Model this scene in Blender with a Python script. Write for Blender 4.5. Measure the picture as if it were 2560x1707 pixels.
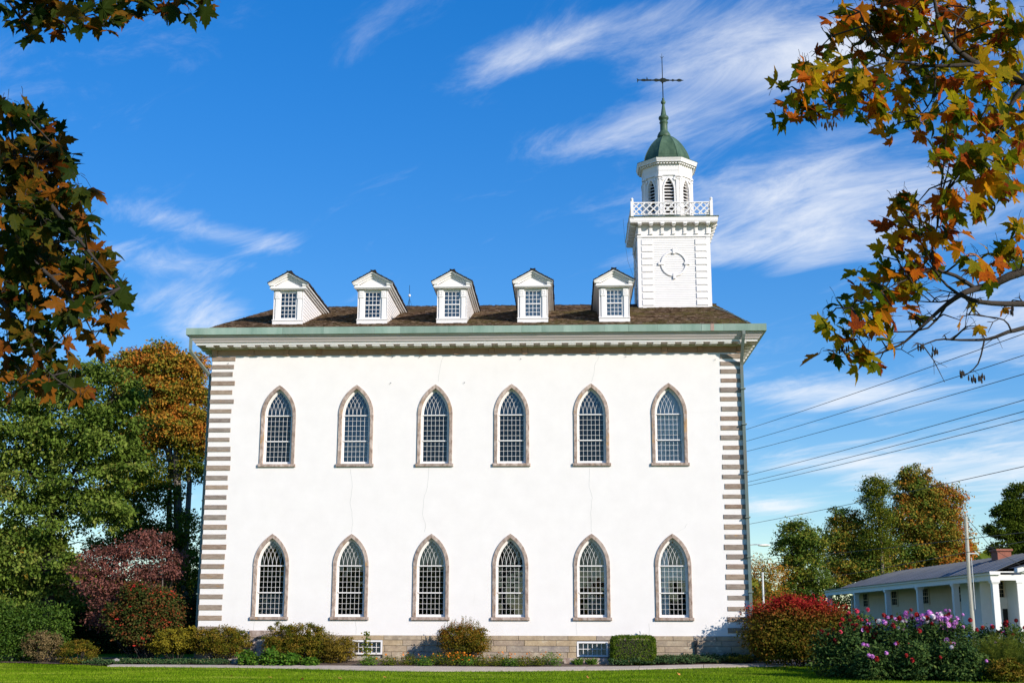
import bpy, math, random
import numpy as np
from mathutils import Vector, Matrix
from mathutils.geometry import tessellate_polygon
R_ = math.radians
scn = bpy.context.scene
col = scn.collection
for o in list(bpy.data.objects): bpy.data.objects.remove(o)

# ---------------------------------------------------------------- camera
CAM = Vector((16.252, -56.185, 1.646))
FW = Vector((-0.043624, 0.975056, 0.217653)); RT = Vector((0.998998, 0.044192, 0.002277))
cam = bpy.data.cameras.new('camera'); co = bpy.data.objects.new('camera', cam); col.objects.link(co)
RT = (RT - FW*RT.dot(FW)/FW.length_squared).normalized(); FW.normalize(); UP = RT.cross(FW)
co.matrix_world = Matrix(((RT.x, UP.x, -FW.x, CAM.x), (RT.y, UP.y, -FW.y, CAM.y), (RT.z, UP.z, -FW.z, CAM.z), (0, 0, 0, 1)))
cam.sensor_width = 36; cam.lens = 44.519; cam.clip_end = 3000; cam.clip_start = .1
scn.camera = co

# ---------------------------------------------------------------- light
SUN = Vector((1.1, -0.95, 0.65)).normalized()
EL = math.asin(SUN.z); ROT = math.atan2(SUN.x, SUN.y)
EXPOSURE = 0.32; SKY = 0.143; SUNP = 4.6
w = bpy.data.worlds.new('World'); scn.world = w; w.use_nodes = True
nt = w.node_tree; nn = nt.nodes; ll = nt.links
sky = nn.new('ShaderNodeTexSky'); sky.sky_type = 'NISHITA'; sky.sun_disc = False
sky.sun_elevation = EL; sky.sun_rotation = ROT; sky.air_density = 1.0; sky.dust_density = 0.0; sky.ozone_density = 3.4
hsv = nn.new('ShaderNodeHueSaturation'); hsv.inputs['Saturation'].default_value = 1.36; hsv.inputs['Value'].default_value = 1.0; hsv.inputs['Hue'].default_value = .509
ll.new(sky.outputs[0], hsv.inputs['Color'])
tc = nn.new('ShaderNodeTexCoord')
sep = nn.new('ShaderNodeSeparateXYZ'); ll.new(tc.outputs['Generated'], sep.inputs[0])
def wm(op, a, b=None, c=None):
    n = nn.new('ShaderNodeMath'); n.operation = op
    for i, v in enumerate((a, b, c)):
        if v is None: continue
        if isinstance(v, (int, float)): n.inputs[i].default_value = v
        else: ll.new(v, n.inputs[i])
    return n.outputs[0]
# cirrus on a high flat layer: the view direction meets the layer at (x/z, y/z)
zz = wm('ADD', wm('MAXIMUM', sep.outputs[2], 0.0), 0.10)
px = wm('DIVIDE', sep.outputs[0], zz); py = wm('DIVIDE', sep.outputs[1], zz)
cmb = nn.new('ShaderNodeCombineXYZ'); ll.new(px, cmb.inputs[0]); ll.new(py, cmb.inputs[1])
def wnoise(vec, scale, det, rough, rot, sc, loc=(0, 0, 0), dist=0.0):
    m = nn.new('ShaderNodeMapping'); m.vector_type = 'TEXTURE'; m.inputs['Rotation'].default_value = (0, 0, R_(rot)); m.inputs['Scale'].default_value = sc; m.inputs['Location'].default_value = loc
    ll.new(vec, m.inputs[0])
    t = nn.new('ShaderNodeTexNoise'); t.inputs['Scale'].default_value = scale; t.inputs['Detail'].default_value = det; t.inputs['Roughness'].default_value = rough; t.inputs['Distortion'].default_value = dist
    ll.new(m.outputs[0], t.inputs['Vector']); return t.outputs[0]
def wramp(v, a, b):
    n = nn.new('ShaderNodeMapRange'); n.interpolation_type = 'SMOOTHSTEP'; n.inputs[1].default_value = a; n.inputs[2].default_value = b
    ll.new(v, n.inputs[0]); return n.outputs[0]
def blob(cx, cy, rx, ry, rot, amt):
    # a bank of cirrus over the place (cx, cy) of the layer
    c, s = math.cos(R_(rot)), math.sin(R_(rot))
    dx = wm('SUBTRACT', px, cx); dy = wm('SUBTRACT', py, cy)
    u = wm('DIVIDE', wm('ADD', wm('MULTIPLY', dx, c), wm('MULTIPLY', dy, s)), rx)
    v = wm('DIVIDE', wm('SUBTRACT', wm('MULTIPLY', dy, c), wm('MULTIPLY', dx, s)), ry)
    d = wm('SQRT', wm('ADD', wm('MULTIPLY', u, u), wm('MULTIPLY', v, v)))
    n = nn.new('ShaderNodeMapRange'); n.interpolation_type = 'SMOOTHSTEP'; n.inputs[1].default_value = 1.0; n.inputs[2].default_value = 0.0; n.inputs[4].default_value = amt
    ll.new(d, n.inputs[0]); return n.outputs[0]
fine = wnoise(cmb.outputs[0], 3.4, 10, .66, -48, (1.15, .5, 1), (3.1, 1.7, 0), .7)
wisp = wnoise(cmb.outputs[0], 1.3, 9, .62, -40, (1.3, .6, 1), (7.3, 2.2, 0), 1.0)
dens = wm('ADD', wm('MULTIPLY', fine, .78), wm('MULTIPLY', wisp, .46))
BANKS = [(.02, 1.68, .34, .10, -28, 1.15), (.40, 1.70, .50, .22, -25, 1.25), (.50, 2.25, .60, .42, -15, 1.25), (.10, 1.98, .30, .16, -18, .95), (.28, 2.5, .35, .16, -10, .6),
         (-.68, 2.34, .34, .12, 38, .85), (-.86, 2.46, .28, .14, 20, .7), (-.86, 2.88, .17, .46, 15, 1.0), (.76, 3.55, .50, .30, 0, 1.15), (1.0, 4.4, .6, .45, 5, 1.0), (1.6, 4.4, .8, 1.3, 0, 1.1), (.85, 5.2, .35, .4, 0, 1.15),
         (1.1, 2.9, .55, .5, 0, 1.05), (-2.2, 1.0, 1.0, .4, 30, .7), (2.0, .5, 1.2, .4, 20, .8), (.5, -2.0, 1.4, .5, 10, .7), (-1.5, -3., 1.5, .8, -20, .7), (2.6, -2.2, 1., .7, 0, .7), (-3.2, 3.2, 1.2, .8, 10, .6)]

cov = None
for b in BANKS:
    o_ = blob(*b); cov = o_ if cov is None else wm('ADD', cov, o_)
cl = wm('MULTIPLY', wramp(wm('ADD', dens, wm('MULTIPLY', cov, .33)), .65, 1.22), .86)
mix = nn.new('ShaderNodeMix'); mix.data_type = 'RGBA'
sb_ = nn.new('ShaderNodeSeparateXYZ'); ll.new(hsv.outputs[0], sb_.inputs[0])
vsc = nn.new('ShaderNodeVectorMath'); vsc.operation = 'SCALE'; ll.new(hsv.outputs[0], vsc.inputs[0])
ll.new(wm('DIVIDE', 1.62, wm('ADD', wm('MULTIPLY', sb_.outputs[2], .15), 1.0)), vsc.inputs[3])
ll.new(cl, mix.inputs[0]); ll.new(vsc.outputs[0], mix.inputs[6]); mix.inputs[7].default_value = (5.3, 5.5, 5.8, 1)
bg = nn['Background']; ll.new(mix.outputs[2], bg.inputs[0]); bg.inputs[1].default_value = SKY
sd = bpy.data.lights.new('sun', 'SUN'); so = bpy.data.objects.new('sun', sd); col.objects.link(so)
sd.energy = SUNP; sd.angle = R_(.53); sd.color = (1, .94, .84)
so.rotation_euler = SUN.to_track_quat('Z', 'Y').to_euler(); so.location = (40, -80, 60)
vs = scn.view_settings; vs.view_transform = 'Standard'; vs.look = 'None'; vs.exposure = EXPOSURE; vs.gamma = 1; vs.use_curve_mapping = False

# ---------------------------------------------------------------- materials
def nodes(name):
    m = bpy.data.materials.new(name); m.use_nodes = True
    t = m.node_tree; return m, t.nodes, t.links, t.nodes['Principled BSDF']
def ramp(n, l, src, stops):
    r = n.new('ShaderNodeValToRGB'); e = r.color_ramp.elements
    e[0].position, e[0].color = stops[0][0], (*stops[0][1], 1); e[1].position, e[1].color = stops[-1][0], (*stops[-1][1], 1)
    for p, c in stops[1:-1]:
        x = e.new(p); x.color = (*c, 1)
    l.new(src, r.inputs[0]); return r.outputs[0]
def mmix(n, l, fac, a, b, bt='MIX'):
    x = n.new('ShaderNodeMix'); x.data_type = 'RGBA'; x.blend_type = bt
    for i, v in ((0, fac), (6, a), (7, b)):
        if isinstance(v, float): x.inputs[i].default_value = v
        elif isinstance(v, tuple): x.inputs[i].default_value = (*v, 1)
        else: l.new(v, x.inputs[i])
    return x.outputs[2]
def noise(n, l, vec, scale, det=5, rough=.6, sc=(1, 1, 1), dist=0):
    if sc != (1, 1, 1):
        mp = n.new('ShaderNodeMapping'); mp.inputs['Scale'].default_value = sc; l.new(vec, mp.inputs[0]); vec = mp.outputs[0]
    t = n.new('ShaderNodeTexNoise'); t.inputs['Scale'].default_value = scale; t.inputs['Detail'].default_value = det; t.inputs['Roughness'].default_value = rough; t.inputs['Distortion'].default_value = dist
    l.new(vec, t.inputs['Vector']); return t.outputs[0]
def mathn(n, l, op, a, b=0.0):
    x = n.new('ShaderNodeMath'); x.operation = op
    for i, v in ((0, a), (1, b)):
        if isinstance(v, (int, float)): x.inputs[i].default_value = v
        else: l.new(v, x.inputs[i])
    return x.outputs[0]
def maprange(n, l, v, a, b, c=0., d=1.):
    x = n.new('ShaderNodeMapRange'); x.interpolation_type = 'SMOOTHSTEP'
    for i, k in ((1, a), (2, b), (3, c), (4, d)): x.inputs[i].default_value = k
    l.new(v, x.inputs[0]); return x.outputs[0]
def pm(name, stops, scale=4, det=6, rough=.7, bump=0., bscale=30, sc=(1, 1, 1), rnd=0., rstops=None, stain=None, spec=.3, metal=0., world=False):
    """principled material: noise ramp, optional per-object ramp / value change, optional stain (colour, scale, lo, hi, sc)"""
    m, n, l, p = nodes(name)
    if world:
        g = n.new('ShaderNodeNewGeometry'); vec = g.outputs['Position']
    else:
        vec = n.new('ShaderNodeTexCoord').outputs['Object']
    oi = n.new('ShaderNodeObjectInfo')
    if rnd or rstops:
        off = n.new('ShaderNodeVectorMath'); off.operation = 'ADD'; l.new(vec, off.inputs[0])
        sc2 = n.new('ShaderNodeVectorMath'); sc2.operation = 'SCALE'; sc2.inputs[0].default_value = (37, 91, 53); l.new(oi.outputs['Random'], sc2.inputs[3]); l.new(sc2.outputs[0], off.inputs[1]); vec = off.outputs[0]
    c = ramp(n, l, noise(n, l, vec, scale, det, .62, sc), stops)
    if rstops:
        c = mmix(n, l, .62, c, ramp(n, l, oi.outputs['Random'], rstops))
    if rnd:
        h = n.new('ShaderNodeHueSaturation'); l.new(c, h.inputs['Color']); l.new(maprange(n, l, oi.outputs['Random'], 0, 1, 1-rnd, 1+rnd), h.inputs['Value']); c = h.outputs[0]
    if stain:
        sc_, ss, lo, hi, st = stain
        c = mmix(n, l, maprange(n, l, noise(n, l, vec, ss, 7, .68, st, .3), lo, hi), c, sc_)
    l.new(c, p.inputs['Base Color']); p.inputs['Roughness'].default_value = rough; p.inputs['Specular IOR Level'].default_value = spec; p.inputs['Metallic'].default_value = metal
    if bump:
        b = n.new('ShaderNodeBump'); b.inputs['Strength'].default_value = bump; b.inputs['Distance'].default_value = .02
        l.new(noise(n, l, vec, bscale, 6, .65, sc), b.inputs['Height']); l.new(b.outputs[0], p.inputs['Normal'])
    return m
def leafmat(name, stops, trans=.3, world_noise=None, rough=.6, spec=.05, obj_rnd=False):
    """foliage: tint attribute (one value per leaf) picks the leaf's own colour; some light passes through"""
    m, n, l, p = nodes(name)
    a = n.new('ShaderNodeAttribute'); a.attribute_name = 'tint'; f = a.outputs['Fac']
    if obj_rnd:
        oi = n.new('ShaderNodeObjectInfo'); f = mathn(n, l, 'FRACT', mathn(n, l, 'ADD', f, oi.outputs['Random']))
        tx = n.new('ShaderNodeTexCoord'); f = mathn(n, l, 'ADD', f, mathn(n, l, 'MULTIPLY', mathn(n, l, 'SUBTRACT', noise(n, l, tx.outputs['Object'], 9, 4), .5), .55))
    if world_noise:
        g = n.new('ShaderNodeNewGeometry')
        f = mathn(n, l, 'ADD', f, mathn(n, l, 'MULTIPLY', mathn(n, l, 'SUBTRACT', noise(n, l, g.outputs['Position'], world_noise[0], 3), .5), world_noise[1]))
    c = ramp(n, l, f, stops)
    l.new(c, p.inputs['Base Color']); p.inputs['Roughness'].default_value = rough; p.inputs['Specular IOR Level'].default_value = spec
    t = n.new('ShaderNodeBsdfTranslucent'); l.new(c, t.inputs[0])
    mx = n.new('ShaderNodeMixShader'); mx.inputs[0].default_value = trans
    l.new(p.outputs[0], mx.inputs[1]); l.new(t.outputs[0], mx.inputs[2])
    l.new(mx.outputs[0], n['Material Output'].inputs[0]); return m
def glassmat(name, refl, tintc=(1, 1, 1)):
    m, n, l, p = nodes(name); n.remove(p)
    t = n.new('ShaderNodeBsdfTransparent'); t.inputs[0].default_value = (*tintc, 1)
    g = n.new('ShaderNodeBsdfGlossy'); g.inputs['Roughness'].default_value = .015; g.inputs[0].default_value = (.95, .97, 1, 1)
    f = n.new('ShaderNodeFresnel'); f.inputs[0].default_value = 1.5
    mx = n.new('ShaderNodeMixShader'); l.new(mathn(n, l, 'ADD', f.outputs[0], refl), mx.inputs[0]); l.new(t.outputs[0], mx.inputs[1]); l.new(g.outputs[0], mx.inputs[2])
    l.new(mx.outputs[0], n['Material Output'].inputs[0]); return m

M = {}
M['stucco'] = pm('white_stucco', [(.3, (.785, .735, .705)), (.7, (.83, .78, .75))], 1.2, 8, .85, .25, 25, stain=((.66, .62, .56), 1.1, .62, .9, (1, 1, .18)))
M['paint'] = pm('white_paint', [(.3, (.775, .735, .71)), (.7, (.82, .78, .755))], 3, 5, .5, .06, 40)
M['paintold'] = pm('weathered_white_paint', [(.3, (.66, .63, .59)), (.7, (.79, .76, .72))], 2.5, 8, .6, .15, 40, sc=(.3, 1, 1.5), stain=((.40, .38, .35), 2.0, .60, .85, (.35, 1, 2)))
M['cornice'] = pm('grey_cornice_paint', [(.3, (.58, .50, .48)), (.7, (.66, .57, .55))], 3, 8, .6, .2, 40, sc=(.12, 1, 3), stain=((.34, .29, .27), 1.6, .62, .85, (.15, 1, 2)))
SB = [(.0, (.26, .16, .105)), (.25, (.28, .22, .175)), (.5, (.24, .20, .17)), (.75, (.35, .245, .165)), (1., (.19, .155, .138))]
M['quoin'] = pm('brown_sandstone', [(.33, (.12, .085, .065)), (.48, (.29, .225, .18)), (.66, (.47, .39, .32))], 6., 10, .85, .6, 22, sc=(.6, 1, 2.4), rstops=SB, stain=((.40, .22, .08), 2.4, .60, .74, (.6, 1, 1.6)))
M['frieze'] = pm('dark_sandstone', [(.25, (.28, .135, .08)), (.5, (.46, .25, .155)), (.75, (.56, .35, .24))], 2.4, 9, .85, .4, 14, rstops=[(0, (.42, .20, .11)), (.5, (.52, .31, .20)), (1, (.46, .23, .13))])
M['surround'] = pm('pinkish_sandstone', [(.32, (.20, .13, .095)), (.48, (.36, .27, .22)), (.66, (.52, .42, .36))], 5.5, 10, .85, .5, 22, sc=(1.3, 1, .8), rnd=.14, stain=((.44, .25, .10), 2.2, .57, .70, (1.4, 1, .5)))
M['ashlar'] = pm('foundation_sandstone', [(.30, (.15, .12, .10)), (.46, (.36, .28, .21)), (.66, (.60, .48, .33))], 3.6, 11, .9, .7, 20, rstops=[(0, (.38, .29, .19)), (.3, (.30, .25, .215)), (.6, (.45, .32, .175)), (.85, (.34, .255, .185)), (1, (.26, .23, .22))], stain=((.58, .50, .37), 2.6, .56, .72, (1, 1, 1.6)))
M['mortar'] = pm('mortar', [(.3, (.34, .31, .28)), (.7, (.42, .39, .35))], 6, 6, .9)
M['copper'] = pm('verdigris_copper', [(.25, (.165, .26, .20)), (.5, (.25, .345, .28)), (.75, (.32, .40, .335))], 1.6, 9, .6, .1, 20, sc=(1, 1, .25), rnd=.10, stain=((.30, .27, .20), 1.3, .66, .84, (2, 1, .15)))
M['copperbare'] = pm('bare_copper', [(.3, (.30, .19, .15)), (.7, (.40, .29, .24))], 3, 6, .5, rnd=.1)
M['domecopper'] = pm('dome_copper', [(.2, (.022, .05, .030)), (.5, (.05, .092, .052)), (.8, (.13, .20, .12))], 2.2, 9, .5, .12, 20, sc=(1, 1, .3), stain=((.10, .12, .08), 2.0, .58, .8, (2.5, 2.5, .2)))
M['pipe'] = pm('downpipe_copper', [(.2, (.10, .16, .14)), (.5, (.17, .21, .19)), (.8, (.24, .17, .13))], .9, 8, .5, sc=(1, 1, .5))
M['iron'] = pm('dark_iron', [(.3, (.010, .014, .012)), (.7, (.02, .028, .025))], 8, 4, .7, spec=.1)
M['shingle'] = None
M['dark'] = pm('dark_interior', [(.3, (.018, .017, .016)), (.7, (.03, .028, .026))], 1, 3, .9)  # near-black: the darkness of unlit interiors is put into the colour
M['curtain'] = pm('white_curtain', [(.3, (.62, .64, .66)), (.7, (.78, .80, .82))], 2, 4, .9, sc=(9, 1, .15))
M['shade'] = pm('window_shade', [(.3, (.50, .53, .56)), (.7, (.56, .59, .62))], 1.5, 3, .9)
M['blind'] = pm('grey_blind', [(.3, (.15, .155, .15)), (.7, (.19, .195, .19))], 1.5, 3, .9)
M['glass'] = glassmat('window_glass', .0)
M['glassup'] = glassmat('upper_window_glass', .006)
M['glassblue'] = glassmat('sky_reflecting_glass', .07)
M['concrete'] = pm('path_concrete', [(.25, (.40, .325, .27)), (.75, (.50, .42, .355))], 2.2, 9, .9, .2, 40, rnd=.06, stain=((.33, .28, .24), .9, .6, .8, (1, 1, 1)))
M['soil'] = pm('mulch_soil', [(.25, (.06, .042, .03)), (.5, (.13, .09, .065)), (.75, (.22, .155, .115))], 18, 8, .95, 1.0, 60)
M['bark'] = pm('grey_bark', [(.25, (.075, .06, .05)), (.75, (.20, .165, .14))], 5, 8, .9, .8, 20, sc=(2, 2, .4))
M['barkdark'] = pm('dark_bark', [(.25, (.022, .018, .015)), (.75, (.06, .048, .04))], 9, 6, .9, .5, 40)
M['stem'] = pm('green_stem', [(.3, (.08, .13, .03)), (.7, (.15, .19, .05))], 5, 4, .7)
M['rock'] = pm('field_stone', [(.3, (.26, .23, .21)), (.7, (.45, .41, .38))], 6, 8, .9, .6, 20)
M['wood'] = pm('pole_wood', [(.3, (.36, .34, .29)), (.7, (.52, .49, .42))], 4, 7, .9, .3, 20, sc=(4, 4, .3))
M['wire'] = pm('black_wire', [(.3, (.02, .02, .022)), (.7, (.04, .04, .042))], 4, 2, .6)
M['steel'] = pm('galvanised_steel', [(.3, (.45, .46, .47)), (.7, (.60, .61, .62))], 4, 4, .45, metal=.3)
M['lampglass'] = pm('lamp_lens', [(.3, (.70, .69, .64)), (.7, (.78, .77, .72))], 4, 2, .3)
M['siding'] = pm('cream_siding', [(.3, (.66, .49, .35)), (.7, (.72, .55, .40))], 1.5, 5, .6, rnd=.03)
M['metalroof'] = pm('grey_metal_roof', [(.25, (.085, .09, .105)), (.75, (.135, .14, .155))], .9, 7, .45, rnd=.12, stain=((.19, .19, .20), .5, .62, .8, (1, 1, 1)))
M['brick'] = pm('red_brick', [(.3, (.26, .09, .06)), (.7, (.36, .14, .09))], 5, 6, .9, .4, 20)
M['rubber'] = pm('black_metal', [(.3, (.015, .015, .016)), (.7, (.03, .03, .032))], 5, 3, .5)

# ---------------------------------------------------------------- mesh helpers
class MB:
    def __init__(s): s.v = []; s.f = []
    def add(s, vs, fs):
        b = len(s.v); s.v += [tuple(x) for x in vs]; s.f += [tuple(i+b for i in f) for f in fs]; return s
    def box(s, x0, x1, y0, y1, z0, z1):
        return s.add([(x0, y0, z0), (x1, y0, z0), (x1, y1, z0), (x0, y1, z0), (x0, y0, z1), (x1, y0, z1), (x1, y1, z1), (x0, y1, z1)],
                     [(0, 3, 2, 1), (4, 5, 6, 7), (0, 1, 5, 4), (1, 2, 6, 5), (2, 3, 7, 6), (3, 0, 4, 7)])
    def bevbox(s, x0, x1, y0, y1, z0, z1, b=.012):
        """box whose front (-y) edges are chamfered"""
        return s.add([(x0, y1, z0), (x1, y1, z0), (x1, y1, z1), (x0, y1, z1), (x0, y0+b, z0), (x1, y0+b, z0), (x1, y0+b, z1), (x0, y0+b, z1),
                      (x0+b, y0, z0+b), (x1-b, y0, z0+b), (x1-b, y0, z1-b), (x0+b, y0, z1-b)],
                     [(0, 3, 2, 1), (0, 1, 5, 4), (1, 2, 6, 5), (2, 3, 7, 6), (3, 0, 4, 7), (4, 5, 9, 8), (5, 6, 10, 9), (6, 7, 11, 10), (7, 4, 8, 11), (8, 9, 10, 11)])
    def prism(s, pts, y0, y1):
        """(x, z) outline pushed from y0 to y1"""
        n = len(pts); vs = [(x, y0, z) for x, z in pts]+[(x, y1, z) for x, z in pts]
        t = tessellate_polygon([[Vector((x, z, 0)) for x, z in pts]])
        fs = [tuple(k) for k in t]+[tuple(i+n for i in reversed(k)) for k in t]
        fs += [(i, (i+1) % n, (i+1) % n+n, i+n) for i in range(n)]
        return s.add(vs, fs)
    def strip(s, a, b, y0, y1):
        """band between two (x, z) polylines of equal length, with thickness"""
        n = len(a); vs = []
        for p in (a, b):
            for y in (y0, y1): vs += [(x, y, z) for x, z in p]
        fs = []
        for i in range(n-1):
            A0, A1, B0, B1 = i, i+n, i+2*n, i+3*n
            fs += [(A0, A0+1, B0+1, B0), (A1, B1, B1+1, A1+1), (A0, A1, A1+1, A0+1), (B0, B0+1, B1+1, B1)]
        fs += [(0, 2*n, 3*n, n), (n-1, 2*n-1, 4*n-1, 3*n-1)]
        return s.add(vs, fs)
    def tube(s, pts, rad, n=6, cap=True, sub=0):
        P = [Vector(p) for p in pts]; rad = list(rad) if hasattr(rad, '__len__') else [rad]*len(P)
        if sub and len(P) > 2:                 # round the bends
            Q = []; rq_ = []
            for i in range(len(P)-1):
                p0, p1, p2, p3 = P[max(i-1, 0)], P[i], P[i+1], P[min(i+2, len(P)-1)]
                for k in range(sub):
                    u_ = k/sub; Q.append(.5*((2*p1)+(p2-p0)*u_+(2*p0-5*p1+4*p2-p3)*u_*u_+(3*p1-p0-3*p2+p3)*u_**3)); rq_.append(rad[i]+(rad[i+1]-rad[i])*u_)
            P = Q+[P[-1]]; rad = rq_+[rad[-1]]
        vs = []; u = None
        for i, p in enumerate(P):
            d = (P[min(i+1, len(P)-1)]-P[max(i-1, 0)]).normalized()
            if u is None: u = d.orthogonal().normalized()
            u = (u-d*u.dot(d)); u = u.normalized() if u.length > 1e-6 else d.orthogonal().normalized(); v = d.cross(u)
            vs += [p+(u*math.cos(2*math.pi*k/n)+v*math.sin(2*math.pi*k/n))*rad[i] for k in range(n)]
        fs = [(i*n+k, i*n+(k+1) % n, (i+1)*n+(k+1) % n, (i+1)*n+k) for i in range(len(P)-1) for k in range(n)]
        if cap: fs += [tuple(reversed(range(n))), tuple((len(P)-1)*n+k for k in range(n))]
        return s.add(vs, fs)
    def lathe(s, prof, n=16, c=(0, 0), rot=0., closed=True):
        vs = [(c[0]+r*math.cos(2*math.pi*k/n+rot), c[1]+r*math.sin(2*math.pi*k/n+rot), z) for r, z in prof for k in range(n)]
        fs = [(i*n+k, i*n+(k+1) % n, (i+1)*n+(k+1) % n, (i+1)*n+k) for i in range(len(prof)-1) for k in range(n)]
        if closed: fs += [tuple(reversed(range(n))), tuple((len(prof)-1)*n+k for k in range(n))]
        return s.add(vs, fs)
    def mesh(s, name, m=None, smooth=False):
        me = bpy.data.meshes.new(name); me.from_pydata(s.v, [], s.f); me.update()
        if m is not None: me.materials.append(m)
        if smooth: me.polygons.foreach_set('use_smooth', [True]*len(me.polygons))
        return me
    def build(s, name, m, parent=None, smooth=False, loc=None):
        return link(name, s.mesh(name, m, smooth), parent, loc)
def link(name, me, parent=None, loc=None):
    o = bpy.data.objects.new(name, me); col.objects.link(o)
    if parent is not None: o.parent = parent
    if loc is not None: o.location = loc
    return o
def tag(o, label=None, cat=None, group=None, kind=None):
    for k, v in (('label', label), ('category', cat), ('group', group), ('kind', kind)):
        if v: o[k] = v
    return o
def thing(name, loc, label, cat, group=None, rz=0.):
    o = bpy.data.objects.new(name, None); col.objects.link(o); o.location = loc; o.rotation_euler = (0, 0, rz); o.empty_display_size = .3
    return tag(o, label, cat, group)
def np_mesh(name, V, m, tint=None, nv=4):
    """many loose faces of nv corners; V is (N, nv, 3)"""
    N = len(V); me = bpy.data.meshes.new(name)
    me.vertices.add(N*nv); me.vertices.foreach_set('co', np.ascontiguousarray(V, dtype=np.float32).ravel())
    me.loops.add(N*nv); me.loops.foreach_set('vertex_index', np.arange(N*nv, dtype=np.int32))
    me.polygons.add(N); me.polygons.foreach_set('loop_start', np.arange(N, dtype=np.int32)*nv)
    me.update(calc_edges=True)
    if tint is not None:
        a = me.attributes.new('tint', 'FLOAT', 'FACE'); a.data.foreach_set('value', np.asarray(tint, dtype=np.float32))
    me.materials.append(m); return me

def gz(x, y):
    """height of the ground"""
    if y >= 0: return .08
    if y > -4: return .08+.08*y
    if y > -14: return -.24+.008*(y+4)
    return -.32+.32*min(1., (-14-y)/42)
# ---------------------------------------------------------------- ground
xs = [-900, -300, -120, -60]+[-30+4*i for i in range(20)]+[60, 120, 300, 900]
ys = [-900, -300, -120, -70, -56, -42, -30, -22, -17, -14]+[-13+1*i for i in range(14)]+[4, 12, 25, 60, 120, 300, 900]
mb = MB(); mb.v = [(x, y, gz(x, y)) for y in ys for x in xs]
nx = len(xs); mb.f = [(j*nx+i, j*nx+i+1, (j+1)*nx+i+1, (j+1)*nx+i) for j in range(len(ys)-1) for i in range(nx-1)]
def grass_nodes(name):
    m, n, l, p = nodes(name)
    g = n.new('ShaderNodeNewGeometry'); pos = g.outputs['Position']
    a = noise(n, l, pos, 1.3, 5, .6, (.25, 1, 1)); b = noise(n, l, pos, 14, 4, .7)  # streaks put both mowing bands and blurred shadows into the grass colour
    c = ramp(n, l, mathn(n, l, 'ADD', mathn(n, l, 'MULTIPLY', a, .75), mathn(n, l, 'MULTIPLY', b, .35)),
             [(.38, (.036, .078, .003)), (.50, (.088, .168, .003)), (.60, (.145, .22, .008)), (.72, (.24, .285, .034))])
    at = n.new('ShaderNodeAttribute'); at.attribute_name = 'tint'
    h = n.new('ShaderNodeHueSaturation'); l.new(c, h.inputs['Color']); l.new(maprange(n, l, at.outputs['Fac'], 0, 1, .75, 1.3), h.inputs['Value'])
    l.new(h.outputs[0], p.inputs['Base Color']); p.inputs['Roughness'].default_value = .8; p.inputs['Specular IOR Level'].default_value = .04
    return m
M['lawn'] = grass_nodes('lawn_grass')
tag(mb.build('lawn', M['lawn']), kind='structure')
rng = np.random.default_rng(5)
def gzv(x, y):
    return np.where(y >= 0, .08, np.where(y > -4, .08+.08*y, np.where(y > -14, -.24+.008*(y+4), -.32+.32*np.minimum(1, (-14-y)/42))))
PATH = [(-3.0, -2.25, .5), (0., -2.3, .5), (2.6, -2.42, .55), (5.3, -2.52, .9), (8., -2.85, 1.3), (10.6, -3.02, 1.5), (14.2, -2.98, 1.15), (18.5, -2.48, 1.0), (22.5, -1.5, .9), (27., -.7, .9), (33, -.2, 1.0), (45, .6, 1.2)]
PX = np.array([p[0] for p in PATH]); PY = np.array([p[1] for p in PATH]); PW = np.array([p[2] for p in PATH])
def path_mid(x): return float(np.interp(x, PX, PY)), float(np.interp(x, PX, PW))
# grass blades on the strip of lawn in view
N = 230000
gx = rng.uniform(-14, 38, N); gy = -1.0-rng.random(N)**.8*14.5
front = np.interp(gx, PX, PY)-np.interp(gx, PX, PW)/2
keep = gy < np.where(gx < -3, np.interp(gx, [-14, -8, -4.4, -3], [-1.1, -1.3, -1.9, -2.5]), front-.0)
gx, gy = gx[keep], gy[keep]; N = len(gx); gh = gzv(gx, gy)
az = rng.uniform(0, 2*np.pi, N); hgt = rng.uniform(.03, .075, N); wd = rng.uniform(.006, .012, N); lean = rng.uniform(0, .045, N); la = rng.uniform(0, 2*np.pi, N)
V = np.zeros((N, 3, 3)); V[:, 0] = np.stack([gx-np.cos(az)*wd, gy-np.sin(az)*wd, gh-.003], 1); V[:, 1] = np.stack([gx+np.cos(az)*wd, gy+np.sin(az)*wd, gh-.003], 1)
V[:, 2] = np.stack([gx+np.cos(la)*lean, gy+np.sin(la)*lean, gh+hgt], 1)
tag(link('grass', np_mesh('grass', V, M['lawn'], rng.random(N), 3)), 'mown green grass of the lawn in front of the temple', 'grass', kind='stuff')
# mulch bed along the wall and round the shrubs
def sheet(name, m, xs_, back, frontf, lift, nrow=4):
    b = MB(); n_ = len(xs_)
    for j in range(nrow+1):
        for x in xs_:
            y0, y1 = back(x), frontf(x); y = y0+(y1-y0)*j/nrow; b.v.append((x, y, gz(x, y)+lift+(0.02*math.sin(7*x+3*j)*math.cos(5*x) if 0 < j < nrow else 0)))
    b.f = [(j*n_+i, (j+1)*n_+i, (j+1)*n_+i+1, j*n_+i+1) for j in range(nrow) for i in range(n_-1)]
    return tag(b.build(name, m), kind='structure')
def bedfront(x):
    if x < -3: return float(np.interp(x, [-40, -14, -8, -4.4, -3], [-1.1, -1.1, -1.3, -1.9, -2.4]))
    m_, w_ = path_mid(x); return m_+w_/2-.02
sheet('flower_bed', M['soil'], [-40, -30, -22]+[-16+.7*i for i in range(66)]+[33, 40], lambda x: 3.5 if x < 0 or x > 24.2 else -.02, bedfront, .03)
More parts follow.
